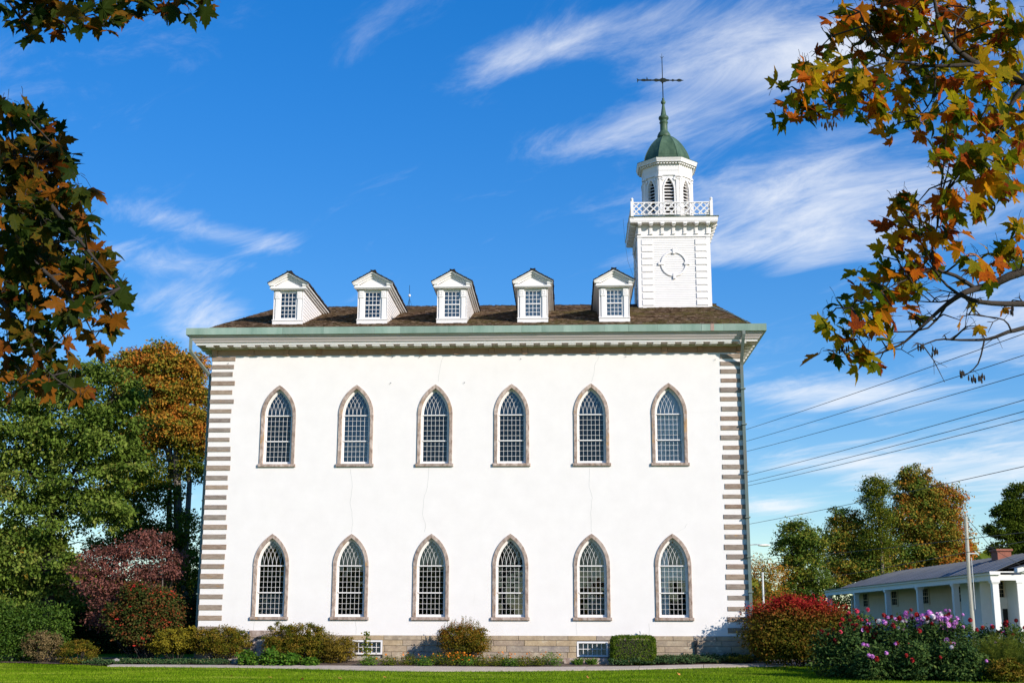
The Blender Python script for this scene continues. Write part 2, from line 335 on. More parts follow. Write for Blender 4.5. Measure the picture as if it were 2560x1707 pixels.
# concrete path, slab by slab
path = bpy.data.objects.new('path', None); col.objects.link(path); tag(path, kind='structure')
x = -3.
slabx = [-3.0, -.2, 2.6, 5.0, 7.1, 9.8, 13.6, 16.9, 19.1, 21.8, 25.2, 28.6, 32., 36., 40.]
for a, b in zip(slabx, slabx[1:]):
    mb = MB(); q = [a+.012+(b-a-.024)*i/4 for i in range(5)]; vs = []
    for xx in q:
        m_, w_ = path_mid(xx); 
        for y in (m_-w_/2, m_+w_/2): vs.append((xx+.12*(y-m_), y, gz(xx, y)+.045))
    vs += [(v[0], v[1], v[2]-.1) for v in vs]
    fs = [(2*i, 2*i+2, 2*i+3, 2*i+1) for i in range(4)]
    fs += [(2*i, 2*i+10, 2*i+12, 2*i+2) for i in range(4)]+[(2*i+1, 2*i+3, 2*i+13, 2*i+11) for i in range(4)]+[(0, 1, 11, 10), (8, 18, 19, 9)]
    mb.add(vs, fs); mb.build('slab', M['concrete'], path)

# ---------------------------------------------------------------- the temple
W, DEP = 24.1, 17.8
T = thing('temple', (0, 0, 0), 'white stuccoed temple with pointed windows, dormers and a domed bell tower', 'temple')
WX = [[3.17, 6.70, 10.28, 13.73, 17.30, 20.77], [3.13, 6.66, 10.21, 13.69, 17.25, 20.78]]
WZ = [8.5, 1.81]
CC = .828; ZS = 2.33
def arc(wi, n=10, side=1):
    """right (or left) arc of the pointed head, spring to apex; radius keeps one centre"""
    R = CC+wi; t1 = math.acos(CC/R)
    return [(side*(R*math.cos(t1*i/n)-CC), ZS+R*math.sin(t1*i/n)) for i in range(n+1)]
def outline(wi, z0, n=10):
    r = arc(wi, n); l = arc(wi, n, -1)
    return [(-wi, z0), (wi, z0)]+r+list(reversed(l))[1:]
# stucco wall, front with window openings
mb = MB(); ZB, ZT = 1.165, 13.60
holes = [[Vector((p[0]+x, p[1]+z, 0)) for p in outline(.70, .06)] for row, z in zip(WX, WZ) for x in row]
outer = [Vector(p+(0,)) for p in ((0.0, ZB), (W, ZB), (W, ZT), (0., ZT))]
tri = tessellate_polygon([outer]+holes)
allp = outer+[p for h in holes for p in h]
mb.add([(p.x, 0, p.y) for p in allp], [tuple(t) for t in tri])
for sx in (0, W): mb.add([(sx, 0, ZB), (sx, DEP, ZB), (sx, DEP, ZT), (sx, 0, ZT)], [(0, 1, 2, 3)])
mb.add([(0, DEP, ZB), (W, DEP, ZB), (W, DEP, ZT), (0, DEP, ZT)], [(0, 1, 2, 3)])
wall = mb.build('wall', M['stucco'], T)
MB().box(.3, W-.3, 1.3, 1.5, .1, 13.6).build('added_dark_sheet', M['dark'], T)  # added near-black sheet, keeps the rooms behind the windows dark
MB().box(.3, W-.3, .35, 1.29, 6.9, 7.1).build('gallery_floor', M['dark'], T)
# hairline cracks in the stucco
M['crack'] = pm('crack_line', [(.3, (.50, .48, .45)), (.7, (.60, .58, .55))], 5, 3, .9)
rc = random.Random(4)
for pts in ([(10.05, 8.45), (10.0, 7.6), (9.85, 7.2), (9.8, 6.4), (9.92, 5.9), (9.9, 5.6)], [(17.2, 8.4), (17.15, 7.7), (17.3, 7.1), (17.22, 6.2), (17.25, 5.6)],
            [(6.5, 8.4), (6.62, 7.6), (6.55, 6.9), (6.7, 6.1), (6.64, 5.6)], [(17.7, 13.5), (17.5, 13.1), (17.45, 12.7), (17.33, 12.3)], [(10.6, 13.5), (10.45, 12.9), (10.4, 12.35)],
            [(16.55, 1.8), (16.57, 1.2)], [(21.55, 10.9), (22.1, 10.86), (22.6, 10.93), (23.0, 10.91)], [(21.0, 5.6), (21.3, 5.75), (21.45, 5.95)], [(19.7, 1.7), (19.68, 1.2)], [(6.95, 1.75), (6.98, 1.2)], [(2.5, 1.75), (2.47, 1.35)]):
    d = []
    for (x0, z0), (x1, z1) in zip(pts, pts[1:]):
        for k in range(4): d.append((x0+(x1-x0)*k/4+rc.uniform(-.02, .02), z0+(z1-z0)*k/4))
    d.append(pts[-1])
    MB().strip([(x-.007, z) for x, z in d], [(x+.007, z) for x, z in d], -.003, .002).build('crack', M['crack'], wall)

# foundation: ashlar blocks on a mortar core
fnd = MB().box(.02, W-.02, .04, DEP, -.6, ZB+.001)
F_ = fnd.build('foundation', M['mortar'], T)
rs = random.Random(11)
courses = [(-.42, -.12), (-.12, .20), (.20, .47), (.47, .73), (.73, .965), (.965, 1.163)]
open_ = [(2.55, 3.75, -.5, 1.05), (6.84, 8.15, .36, .96), (16.57, 17.90, .29, .93)]
for z0, z1 in courses:
    x = -.03
    while x < W+.02:
        L = min(rs.uniform(.7, 1.75), W+.03-x)
        if W+.03-(x+L) < .4: L = W+.03-x
        segs = [(x, x+L)]
        for ox0, ox1, oz0, oz1 in open_:
            if z1 > oz0+.02 and z0 < oz1-.02:
                ns = []
                for a, b in segs:
                    if b <= ox0 or a >= ox1: ns.append((a, b))
                    else:
                        if a < ox0: ns.append((a, ox0))
                        if b > ox1: ns.append((ox1, b))
                segs = ns
        for a, b in segs:
            if b-a > .06:
                d = rs.uniform(0, .022)
                MB().bevbox(a+.006, b-.006, -.045-d, .06, z0+.005, z1-.005, .012).build('foundation_stone', M['ashlar'], F_)
        x += L
# cellar entry at the left with its stone frame and white door
MB().bevbox(2.30, 3.85, -.10, .05, 1.052, 1.36, .02).build('lintel', M['surround'], T)
MB().bevbox(2.31, 2.58, -.12, .62, -.25, 1.05, .02).build('door_jamb', M['surround'], T)
MB().bevbox(3.72, 3.99, -.12, .62, -.25, 1.05, .02).build('door_jamb', M['surround'], T)
dr = MB().box(2.58, 3.72, .60, .64, -.3, 1.05).build('cellar_door', M['paint'], T)
g_ = MB(); 
for k in range(3): g_.box(2.80+.22*k, 2.98+.22*k, .585, .602, .45, .74)
g_.build('door_light', M['glass'], dr)
MB().box(1.75, 2.32, -1.3, -.1, -.4, .18).build('areaway_wall', M['ashlar'], T)
# cellar windows
def cellar_window(x0, x1, z0, z1, cols, rows):
    f = MB(); t = .075
    f.box(x0, x1, -.075, .1, z1-t, z1).box(x0, x1, -.075, .1, z0, z0+t).box(x0, x0+t, -.074, .1, z0+t, z1-t).box(x1-t, x1, -.074, .1, z0+t, z1-t)
    fo = f.build('cellar_window', M['paint'], T)
    gx0, gx1, g0, g1 = x0+t, x1-t, z0+t, z1-t
    b = MB()
    for k in range(1, cols): xx = gx0+(gx1-gx0)*k/cols; b.box(xx-.012, xx+.012, -.03, -.005, g0, g1)
    for k in range(1, rows): zz_ = g0+(g1-g0)*k/rows; b.box(gx0, gx1, -.028, -.003, zz_-.012, zz_+.012)
    b.build('glazing_bar', M['paint'], fo)
    pw, ph = (gx1-gx0)/cols-.02, (g1-g0)/rows-.02
    me = MB().box(-pw/2, pw/2, 0, .006, -ph/2, ph/2).mesh('pane', M['glass'])
    for i in range(cols):
        for j in range(rows): link('pane', me, fo, (gx0+(gx1-gx0)*(i+.5)/cols, -.012, g0+(g1-g0)*(j+.5)/rows))
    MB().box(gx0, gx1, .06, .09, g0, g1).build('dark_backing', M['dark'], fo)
cellar_window(6.84, 8.15, .36, .96, 6, 2); cellar_window(16.57, 17.90, .29, .93, 6, 2)
MB().box(16.02, 18.1, -1.05, -.9, -.3, .26).build('window_well_curb', M['surround'], T)
MB().box(17.75, 18.25, -1.35, -1.06, -.3, .04).build('stone_step', M['ashlar'], T)
# quoins: proud brown stones with white gaps between
rq = random.Random(2)
qz = [1.40, 1.88, 2.33, 2.79, 3.24, 3.675, 4.11, 4.54, 4.965, 5.41, 5.845, 6.27, 6.705, 7.145, 7.595, 8.015, 8.46, 8.895, 9.315, 9.755, 10.185, 10.625, 11.055, 11.48, 11.91, 12.335, 12.745, 13.10, 13.46]
for i, z in enumerate(qz):
    for left in (1, 0):
        h = .105+rq.uniform(-.012, .012); z += rq.uniform(-.012, .012)
        wd_ = 1.04+rq.uniform(-.07, .05); d = rq.uniform(.018, .034)
        if left: MB().bevbox(-.03, wd_, -d-.005, .03, z-h, z+h, .014).build('quoin_stone', M['quoin'], T)
        else: MB().bevbox(W-wd_, W+.03, -d-.005, .03, z-h+(-.01 if i < 28 else -.03), z+h-.01, .014).build('quoin_stone', M['quoin'], T)
        xs_ = (-.032, -.004) if left else (W+.004, W+.032)
        MB().box(xs_[0], xs_[1], .032, 1.0, z-h, z+h).build('quoin_return', M['quoin'], T)
# frieze band of dark stone with bracket blocks
fx = [-.02, 1.66, 3.26, 4.80, 6.40, 8.0, 9.54, 11.13, 12.70, 14.2, 15.75, 17.3, 18.9, 20.5, 22.1, W-.22]
for a, b in zip(fx, fx[1:]):
    MB().bevbox(a+.255, b-.005, -.03, .04, 13.605, 13.93, .012).build('frieze_stone', M['frieze'], T)
for a in fx:
    MB().bevbox(a, a+.25, -.065, .04, 13.66, 13.93, .012).box(a-.015, a+.265, -.085, .039, 13.60, 13.655).build('frieze_block', M['frieze'], T)
MB().box(-.035, .03, .041, DEP, 13.60, 13.93).box(W-.03, W+.035, .041, DEP, 13.60, 13.93).build('side_frieze', M['frieze'], T)
# moulded cornice swept round the building
def sweep(prof, name, m, parent):
    b = MB(); n_ = len(prof)
    for o_, z in prof: b.v += [(-o_, -o_, z), (W+o_, -o_, z), (W+o_, DEP+o_, z), (-o_, DEP+o_, z)]
    b.f = [(4*i+k, 4*i+(k+1) % 4, 4*i+4+(k+1) % 4, 4*i+4+k) for i in range(n_-1) for k in range(4)]
    return b.build(name, m, parent)
sweep([(.0, 13.86), (.05, 13.88), (.09, 13.90), (.11, 13.94), (.12, 13.965), (.625, 13.985)], 'bed_moulding', M['cornice'], T)
sweep([(.626, 13.985), (.626, 14.075), (.67, 14.08)], 'cornice_band', M['paint'], T)
sweep([(.671, 14.08), (.69, 14.085), (.695, 14.12), (.72, 14.125), (.725, 14.15), (.74, 14.165), (.76, 14.19), (.775, 14.215), (.80, 14.22), (.805, 14.25), (.825, 14.27), (.845, 14.30), (.855, 14.325), (.88, 14.33), (.88, 14.365), (.90, 14.37), (.90, 14.384), (.86, 14.384), (.86, 14.70)], 'cornice', M['cornice'], T)
me = MB().bevbox(-.17, .17, -.215, .215, -.06, .05, .01).mesh('modillion', M['paintold'])
for k in range(39): link('modillion', me, T, (-.03+.6335*k+.02, -.375, 13.965))
for k in range(28):
    for s in (0, 1):
        o = link('modillion', me, T, (-.39 if s == 0 else W+.39, .35+.6335*k, 13.965)); o.rotation_euler = (0, 0, -math.pi/2 if s == 0 else math.pi/2)
# copper gutter in soldered lengths
gx_ = [-1.0]; rg = random.Random(8)
while gx_[-1] < W+.4: gx_.append(gx_[-1]+rg.uniform(.85, 1.35))
gx_[-1] = W+1.0
for a, b in zip(gx_, gx_[1:]):
    j = rg.uniform(-.006, .006)
    MB().box(a+.003, b-.003, -1.0+j, -.86, 14.385, 14.70+j).build('gutter', M['copper'], T)
MB().box(22.62, 22.78, -1.012, -.99, 14.39, 14.702).build('gutter_patch', M['copperbare'], T)
for sx in (-1.0, W+.865):
    MB().box(sx, sx+.135, -.858, DEP+.9, 14.385, 14.69).build('gutter', M['copper'], T)
# downpipes
def boxpipe(pts, r, name='downpipe'):
    return MB().tube(pts, r, 4).build(name, M['pipe'], T)
p_ = boxpipe([(-.82, -.78, 14.39), (-.82, -.78, 13.75), (-.80, -.74, 13.66), (-.14, .16, 12.72), (-.10, .2, 12.58), (-.10, .2, 7), (-.09, .2, .0)], .085)
for z in (11.7, 9.2, 7.0, 4.7, 2.9): MB().box(-.19, -.01, .10, .30, z, z+.05).build('pipe_strap', M['pipe'], p_)
p_ = boxpipe([(24.09, -.93, 14.40), (24.09, -.93, 14.25), (24.07, -.85, 14.1), (24.05, -.16, 13.16), (24.06, -.10, 13.0), (24.07, -.10, 7), (24.07, -.10, -.05)], .095)
for z in (11.9, 10.3, 8.2, 6.2, 4.5, 3.0): MB().box(23.96, 24.18, -.22, 0., z, z+.05).build('pipe_strap', M['pipe'], p_)
# small fittings on the wall
MB().tube([(19.3, .0, 1.16), (19.3, -.12, 1.18), (19.3, -.12, 1.30), (19.27, -.16, 1.36)], .03, 6).build('vent_pipe', M['steel'], T)
MB().box(21.6, 21.74, -.16, -.05, .72, .97).tube([(21.66, -.12, .72), (21.66, -.12, .2)], .045, 6).build('meter_box', M['rubber'], T)
MB().tube([(19.6, -.12, .36), (20.2, -.13, .33), (20.6, -.12, .25), (21.0, -.12, .28), (21.6, -.12, .36)], .014, 5).build('cable', M['wire'], T)
for x, z in ((8.3, 13.5), (9.55, 13.5), (14.15, 13.38), (18.9, 13.45), (22.9, 13.28), (.75, 13.25), (8.25, 12.3), (11.6, 12.3)):
    MB().tube([(x, .0, z), (x-.005, -.05, z+.01), (x-.015, -.055, z-.035)], .011, 5).build('iron_hook', M['iron'], T)

# ------- windows: built once, then shared mesh data
SH = {}
z1 = .13
SH['sill'] = MB().bevbox(-.85, .85, -.095, .12, 0, z1, .015).mesh('sill', M['surround'])
for s in (-1, 1):
    SH['jamb', s] = MB().bevbox(min(.64*s, .79*s), max(.64*s, .79*s), -.055, .10, z1+.002, ZS-.004, .012).mesh('jamb_stone', M['surround'])
    a, b = arc(.64, 10, s), arc(.79, 10, s)
    if s < 0: a, b = b, a
    SH['arch', s] = MB().strip(a, b, -.055, .10).mesh('arch_stone', M['surround'])
f = MB()
oo, ii = outline(.67, z1+.003), outline(.56, z1+.10)
f.strip(oo+[oo[0]], ii+[ii[0]], .115, .26)
oo2 = outline(.585, z1+.09); ii2 = outline(.535, z1+.115); f.strip(oo2+[oo2[0]], ii2+[ii2[0]], .155, .24)
lin, lin2 = outline(.655, z1+.004), outline(.641, z1+.012); f.strip(lin+[lin[0]], lin2+[lin2[0]], .0, .114)
SH['frame'] = f.mesh('window', M['paint'])
GW = .545; GB = .245; MR = 1.17
bars = MB()
for k in range(1, 6):
    x = -GW+2*GW*k/6; bars.box(x-.0058, x+.0058, .176, .189, GB, ZS)
for k in range(1, 4): z = GB+(MR-GB)*k/4; bars.box(-GW, GW, .170, .193, z-.0058, z+.0058)
for k in range(1, 5): z = MR+(ZS-MR)*k/5; bars.box(-GW, GW, .170, .193, z-.0058, z+.0058)
SH['bars'] = bars.mesh('glazing_bars', M['paint'])
rails = MB().box(-.60, .60, .105, .20, ZS-.022, ZS+.024)
SH['transom'] = rails.mesh('transom', M['paint'])
SH['meet'] = MB().box(-.60, .60, .115, .205, MR-.025, MR+.022).mesh('meeting_rail', M['paint'])
SH['brail'] = MB().box(-.56, .56, .13, .20, z1+.10, GB).mesh('bottom_rail', M['paint'])
tr = MB(); R0 = CC+GW
for k in range(1, 6):
    xk = -GW+2*GW*k/6
    for s in (-1, 1):
        pts = []
        for i in range(40):
            t = i*.03; x = xk-s*R0+s*R0*math.cos(t); z = R0*math.sin(t)
            if (x+CC)**2+z*z > (R0+.01)**2 or (x-CC)**2+z*z > (R0+.01)**2: break
            pts.append((x, z+ZS))
        if len(pts) > 1: tr.strip([(x-.006, z) for x, z in pts], [(x+.006, z) for x, z in pts], .175, .189)
SH['tracery'] = tr.mesh('tracery', M['paint'])
SH['pane', 0] = MB().box(-GW/6+.004, GW/6-.004, 0, .006, -(MR-GB)/8+.004, (MR-GB)/8-.004).mesh('pane', M['glass'])
SH['pane', 1] = MB().box(-GW/6+.004, GW/6-.004, 0, .006, -(ZS-MR)/10+.004, (ZS-MR)/10-.004).mesh('pane', M['glass'])
SH['head', 0] = MB().prism(outline(GW, ZS-.01), .182, .186).mesh('tracery_glass', M['glassup'])
SH['head', 1] = MB().prism(outline(GW, ZS-.01), .182, .186).mesh('tracery_glass', M['glass'])
rw = random.Random(21)
for r in (0, 1):
    for k, x in enumerate(WX[r]):
        w_ = link('window', SH['frame'], T, (x, 0, WZ[r]))
        link('sill', SH['sill'], w_)
        for s in (-1, 1): link('jamb_stone', SH['jamb', s], w_); link('arch_stone', SH['arch', s], w_)
        for nm, key in (('glazing_bars', 'bars'), ('transom', 'transom'), ('meeting_rail', 'meet'), ('bottom_rail', 'brail'), ('tracery', 'tracery')): link(nm, SH[key], w_)
        link('tracery_glass', SH['head', r], w_)
        cells = [(i, GB+(MR-GB)*(j+.5)/4, 0) for i in range(6) for j in range(4)]+[(i, MR+(ZS-MR)*(j+.5)/5, 1) for i in range(6) for j in range(5)]
        if r == 1:
            for i, z, t in cells:
                o = link('pane', SH['pane', t], w_, (-GW+2*GW*(i+.5)/6, .181, z)); o.rotation_euler = (rw.gauss(0, .003), 0, rw.gauss(0, .003))
        else:
            g_ = MB(); hw = GW/6-.004
            for i, z, t in cells:
                hh = ((MR-GB)/8 if t == 0 else (ZS-MR)/10)-.004; xc = -GW+2*GW*(i+.5)/6; a, b = rw.gauss(0, .003), rw.gauss(0, .003)
                g_.add([(xc+u*hw, .182+u*hw*a+v*hh*b, z+v*hh) for u, v in ((-1, -1), (1, -1), (1, 1), (-1, 1))], [(0, 1, 2, 3)])
            g_.build('glazing', M['glassblue' if k == 1 else 'glassup'], w_)
        def drape(nm, m, x0, x1, z0, z1_, y=.34, fold=.0):
            b = MB(); n_ = max(2, int((x1-x0)/.03)); 
            for i in range(n_+1):
                xx = x0+(x1-x0)*i/n_; yy = y+fold*math.sin(i*1.3)
                b.v += [(xx, yy, z0), (xx, yy, z1_)]
            b.f = [(2*i, 2*i+2, 2*i+3, 2*i+1) for i in range(n_)]
            b.build(nm, m, w_)
        if (r, k) == (0, 5): drape('roller_shade', M['shade'], -.56, .56, .24, 3.5, .42); drape('curtain', M['curtain'], -.50, -.12, .24, 2.4, .33, .02); drape('shade_hem', M['curtain'], -.2, .56, 1.45, 2.35, .38)
        if (r, k) == (1, 5): drape('curtain', M['curtain'], -.56, -.20, .24, 3.0, .33, .025); drape('roller_shade', M['shade'], -.2, .56, 1.72, 2.34, .36)
        if (r, k) == (1, 0): drape('blind', M['blind'], -.56, .56, .24, 1.1, .34)
        if (r, k) == (1, 4): drape('blind', M['blind'], -.18, .56, .3, 1.05, .36)

# ------- roof
EY, EZ, RZ = -.9, 14.71, 18.11; SL = (RZ-EZ)/(8.9-EY)
def rz(y): return EZ+(y-EY)*SL
XL0, XL1, XR1, XR0 = .05, .85, 23.95, 24.45
b = MB(); YB = DEP-EY
b.add([(XL0, EY, EZ), (XR0, EY, EZ), (XR1, 8.9, RZ), (XL1, 8.9, RZ), (XR0, YB, EZ), (XL0, YB, EZ)], [(0, 1, 2, 3), (3, 2, 4, 5), (0, 3, 5), (1, 4, 2), (0, 5, 4, 1)])
M['roofbase'] = pm('old_shingle', [(.25, (.05, .033, .023)), (.75, (.14, .10, .07))], 14, 6, .9)
roof = b.build('roof', M['roofbase'], T)
MB().box(-.86, W+.86, -.86, DEP+.86, 14.60, 14.705).build('roof_deck', M['cornice'], roof)
def shinglemat():
    m, n, l, p = nodes('cedar_shingle')
    at = n.new('ShaderNodeAttribute'); at.attribute_name = 'tint'
    g = n.new('ShaderNodeTexCoord')
    c = ramp(n, l, at.outputs['Fac'], [(0, (.034, .020, .012)), (.30, (.092, .056, .035)), (.6, (.18, .118, .080)), (.85, (.33, .24, .18)), (1, (.50, .40, .33))])
    ms = maprange(n, l, noise(n, l, g.outputs['Object'], .35, 6, .7), .42, .62)
    sx = n.new('ShaderNodeSeparateXYZ'); l.new(g.outputs['Object'], sx.inputs[0])
    ms = mathn(n, l, 'MULTIPLY', ms, maprange(n, l, sx.outputs[0], 2, 22, .25, 1.0))
    ms = mathn(n, l, 'MULTIPLY', ms, maprange(n, l, noise(n, l, g.outputs['Object'], 9, 4), .35, .6))
    c = mmix(n, l, mathn(n, l, 'MULTIPLY', ms, .75), c, (.13, .115, .028))
    l.new(c, p.inputs['Base Color']); p.inputs['Roughness'].default_value = .9; p.inputs['Specular IOR Level'].default_value = .1
    return m
M['shingle'] = shinglemat()
def shingles(corners, name, parent, seed, exp=.14, wmean=.16, nrm_lift=.028, inset=0.):
    """courses of split shingles on the quad eaveL, eaveR, ridgeR, ridgeL"""
    A, B, C_, D_ = [np.array(c, float) for c in corners]; r = np.random.default_rng(seed)
    up_len = np.linalg.norm((C_+D_)/2-(A+B)/2); nc = int(up_len/exp)
    nrm = np.cross(B-A, D_-A); nrm /= np.linalg.norm(nrm); upd = ((C_+D_)/2-(A+B)/2)/up_len
    Q = []; tn = []
    for j in range(nc+1):
        v = j/nc*.997; P0 = A+(D_-A)*v; P1 = B+(C_-B)*v; L = np.linalg.norm(P1-P0)
        if L < .1: continue
        u = (P1-P0)/L; x = inset-r.uniform(0, .1)*(inset == 0); base_t = r.normal(0, .06)
        while x < L-inset:
            ww = wmean*r.uniform(.55, 1.5); x0, x1 = max(0, x+.004), min(L, x+ww-.004); x += ww
            if x1-x0 < .03: continue
            jt = r.uniform(-.018, .018); th = nrm_lift*r.uniform(.6, 1.5); ln = exp*1.55
            a = P0+u*x0+upd*jt; b_ = P0+u*x1+upd*(jt+r.uniform(-.008, .008))
            ft, bt = nrm*th, nrm*.006
            c_ = b_+upd*ln+bt-nrm*.0; d_ = a+upd*ln+bt
            t = np.clip(.44+base_t+r.normal(0, .25), 0, 1)
            Q.append([a+ft, b_+ft, c_, d_]); Q.append([a-nrm*.004, b_-nrm*.004, b_+ft, a+ft]); tn += [t, t*.8]
    o = link(name, np_mesh(name, np.array(Q), M['shingle'], tn), parent); o['kind'] = 'stuff'; return o
shingles([(XL0, EY-.03, EZ), (XR0, EY-.03, EZ), (XR1, 8.9, RZ), (XL1, 8.9, RZ)], 'shingles', roof, 3)
shingles([(XL0-.02, YB, EZ), (XL0-.02, EY, EZ), (XL1, 8.88, RZ), (XL1, 8.92, RZ)], 'shingles', roof, 4, nrm_lift=.012, inset=.75)
shingles([(XR0+.02, EY, EZ), (XR0+.02, YB, EZ), (XR1, 8.92, RZ), (XR1, 8.88, RZ)], 'shingles', roof, 5, nrm_lift=.012, inset=.75)
cap = MB(); rr_ = random.Random(6)
x = XL1
while x < XR1: 
    L = rr_.uniform(.14, .2); h = rr_.uniform(.03, .07); cap.add([(x, 8.72, RZ-.03), (x+L+.05, 8.72, RZ-.05), (x+L+.05, 8.9, RZ+h-.02), (x, 8.9, RZ+h), (x, 9.08, RZ-.03), (x+L+.05, 9.08, RZ-.05)], [(0, 1, 2, 3), (3, 2, 5, 4)]); x += L
tag(cap.build('ridge_shingles', M['barkdark'], roof), kind='stuff')
MB().tube([(23.62, 7.05, rz(7.05)+.04), (24.0, 4.6, rz(4.6)+.05), (24.22, 2., rz(2.)+.05), (24.3, -.7, rz(-.7)+.05)], .022, 5).build('lightning_cable', M['copper'], T)
an = MB().tube([(7.86, 8.9, RZ), (7.86, 8.9, 19.3)], .012, 5)
for a in (0, 2.1, 4.2): an.tube([(7.86, 8.9, RZ+.45), (7.86+.16*math.cos(a), 8.9+.16*math.sin(a), RZ)], .008, 4)
an = an.build('antenna', M['iron'], T)
MB().lathe([(0.01, 18.64), (.055, 18.67), (.07, 18.72), (.055, 18.77), (.01, 18.80)], 10, (7.86, 8.9)).build('antenna_ball', M['paint'], an, True)

# ------- dormers
def dormer(x, first=None):
    d = thing('dormer', (x, .28, 0), None, None); d.parent = T
    if first is not None:
        for ch in first.children:
            if ch.get('skip'): continue
            c = ch.copy(); col.objects.link(c); c.parent = d
        return d
    zb, ze, za = 15.02, 16.90, 17.50; hw = .66
    yr = lambda z: (z-EZ)/SL+EY-.28       # where height z meets the slope
    # body: front frame, pilasters, cheeks
    b = MB(); b.box(-hw, hw, .02, .12, zb-.35, 15.40).box(-hw, hw, .02, .12, 16.66, ze).box(-hw, -.375, .02, .12, 15.40, 16.66).box(.375, hw, .02, .12, 15.40, 16.66)
    b.build('dormer_front', M['paint'], d)
    MB().box(-hw-.045, hw+.045, -.055, .02, 15.10, 15.30).box(-hw-.06, hw+.06, -.085, .03, 15.30, 15.345).build('dormer_base', M['paint'], d)
    for s in (-1, 1):
        x0, x1 = sorted((s*.43, s*.60)); MB().bevbox(x0, x1, -.03, .02, 15.345, 16.36, .01).bevbox(x0-.03, x1+.03, -.05, .02, 16.36, 16.72, .01).box(x0+.03, x1-.06, -.062, -.05, 16.46, 16.49).box(x0+.03, x0+.05, -.062, -.05, 16.49, 16.64).box(x0+.05, x1-.03, -.062, -.05, 16.62, 16.64).box(x1-.05, x1-.03, -.062, -.05, 16.46, 16.62).build('pilaster', M['paint'], d)
        # cheek of lapped boards, cut by the roof slope
        ck = MB(); nb = 13
        for k in range(nb):
            z0 = zb-.2+(ze-zb+.2)*k/nb; z1_ = z0+(ze-zb+.2)/nb+.012
            e = max(yr(z0), .15)+.06; e2 = max(yr(z1_), .15)+.06
            xo0, xo1 = s*(hw+.022), s*(hw+.004)
            ck.add([(xo0, .02, z0), (xo0, e, z0), (xo1, e2, z1_), (xo1, .02, z1_), (s*(hw-.02), .02, z0), (s*(hw-.02), e, z0)], [(0, 1, 2, 3), (0, 4, 5, 1)])
        ck.add([(s*(hw-.001), .02, zb-.3), (s*(hw-.001), yr(ze)+.1, ze), (s*(hw-.001), .02, ze)], [(0, 1, 2)])
        ck.build('cheek_boards', M['paint'], d)
        MB().box(s*hw-.0+(-.03 if s < 0 else 0.), s*hw+(.03 if s > 0 else 0.0), -.01, .14, 15.345, ze).build('corner_board', M['paint'], d)
        # side eave mouldings: three stepped runs under the roof edge
        ev = MB()
        for o0, o1, z0, z1_ in ((hw+.0, hw+.09, 16.78, 16.86), (hw+.0, hw+.16, 16.86, 16.94), (hw, hw+.24, 16.94, 17.02)):
            xa, xb = sorted((s*o0, s*o1)); ev.box(xa, xb, -.10-(o1-hw)*.4, yr(z1_)+.15, z0, z1_-.002)
        ev.build('eave_moulding', M['paintold'], d)
    # pediment: horizontal mould, tympanum, raking moulds
    MB().box(-hw-.15, hw+.15, -.16, .02, 16.76, 16.80).box(-hw-.19, hw+.19, -.20, .02, 16.80, 16.86).build('pediment_moulding', M['paint'], d)
    MB().prism([(-hw-.1, 16.862), (hw+.1, 16.862), (0, 17.33)], -.03, .1).build('tympanum', M['paint'], d)
    rk = MB()
    for s in (-1, 1):
        for (o0, d0_, d1_, yf) in ((.82, .0, .095, -.09), (.87, .097, .18, -.17), (.93, .182, .262, -.25)):
            L_ = lambda x: 17.315-.545*x
            pts1 = [(0, L_(0)+d0_), (s*o0, L_(o0)+d0_)]; pts2 = [(0, L_(0)+d1_), (s*o0, L_(o0)+d1_)]
            if s > 0: pts1, pts2 = pts2, pts1
            rk.strip(pts1, pts2, yf, .02+.004*d0_*10)
    rk.build('raking_moulding', M['paint'], d)
    # roof of the dormer
    rf = MB(); ov = .955; zr = 17.60; zl = 17.07
    for s in (-1, 1):
        rf.add([(0, -.28, zr), (s*ov, -.28, zl), (s*ov, yr(zl)+.3, zl), (0, yr(zr)+.3, zr), (0, -.28, zr-.05), (s*ov, -.28, zl-.045), (s*ov, yr(zl)+.3, zl-.045)], [(0, 1, 2, 3), (0, 4, 5, 1), (1, 5, 6, 2)])
    rfo = rf.build('dormer_roof', M['barkdark'], d)
    for s in (-1, 1):
        c4 = [(s*ov, -.30, zl), (s*ov, yr(zl)+.2, zl), (0, yr(zr)+.2, zr), (0, -.30, zr)]
        if s < 0: c4 = [c4[1], c4[0], c4[3], c4[2]]
        o = shingles(c4, 'dormer_shingles', d, 30+s, .12, .15, .022)
    # sash window
    wn = MB(); t = .035
    wn.box(-.375, -.375+t, .03, .08, 15.40, 16.66).box(.375-t, .375, .03, .08, 15.40, 16.66).box(-.34, .34, .03, .08, 16.62, 16.66).box(-.34, .34, .03, .08, 15.40, 15.45).box(-.34, .34, .02, .08, 16.0, 16.05)
    for k in range(1, 4): x = -.34+.68*k/4; wn.box(x-.010, x+.010, .045, .07, 15.45, 16.0).box(x-.010, x+.010, .045, .07, 16.05, 16.62)
    for z in (15.633, 15.817, 16.24, 16.43): wn.box(-.34, .34, .043, .068, z-.010, z+.010)
    wn.build('dormer_window', M['paint'], d)
    MB().box(-.34, .34, .056, .06, 15.45, 16.62).build('dormer_glass', M['glassup'], d)
    return d
d0 = dormer(3.33)
ds = [d0]+[dormer(x, d0) for x in (7.26, 10.95, 14.68, 18.42)]
for d, m in zip(ds, ('blind', 'blind', 'shade', 'curtain', 'curtain')):
    bl = MB(); 
    for k in range(26): bl.box(-.36, .36, .20+.004*(k % 2), .205+.004*(k % 2), 15.42+k*.047, 15.42+k*.047+.044)
    bl.build('blind', M[m], d)
    MB().box(-.6, .6, .4, .45, 15.3, 16.9).build('dark_backing', M['dark'], d)
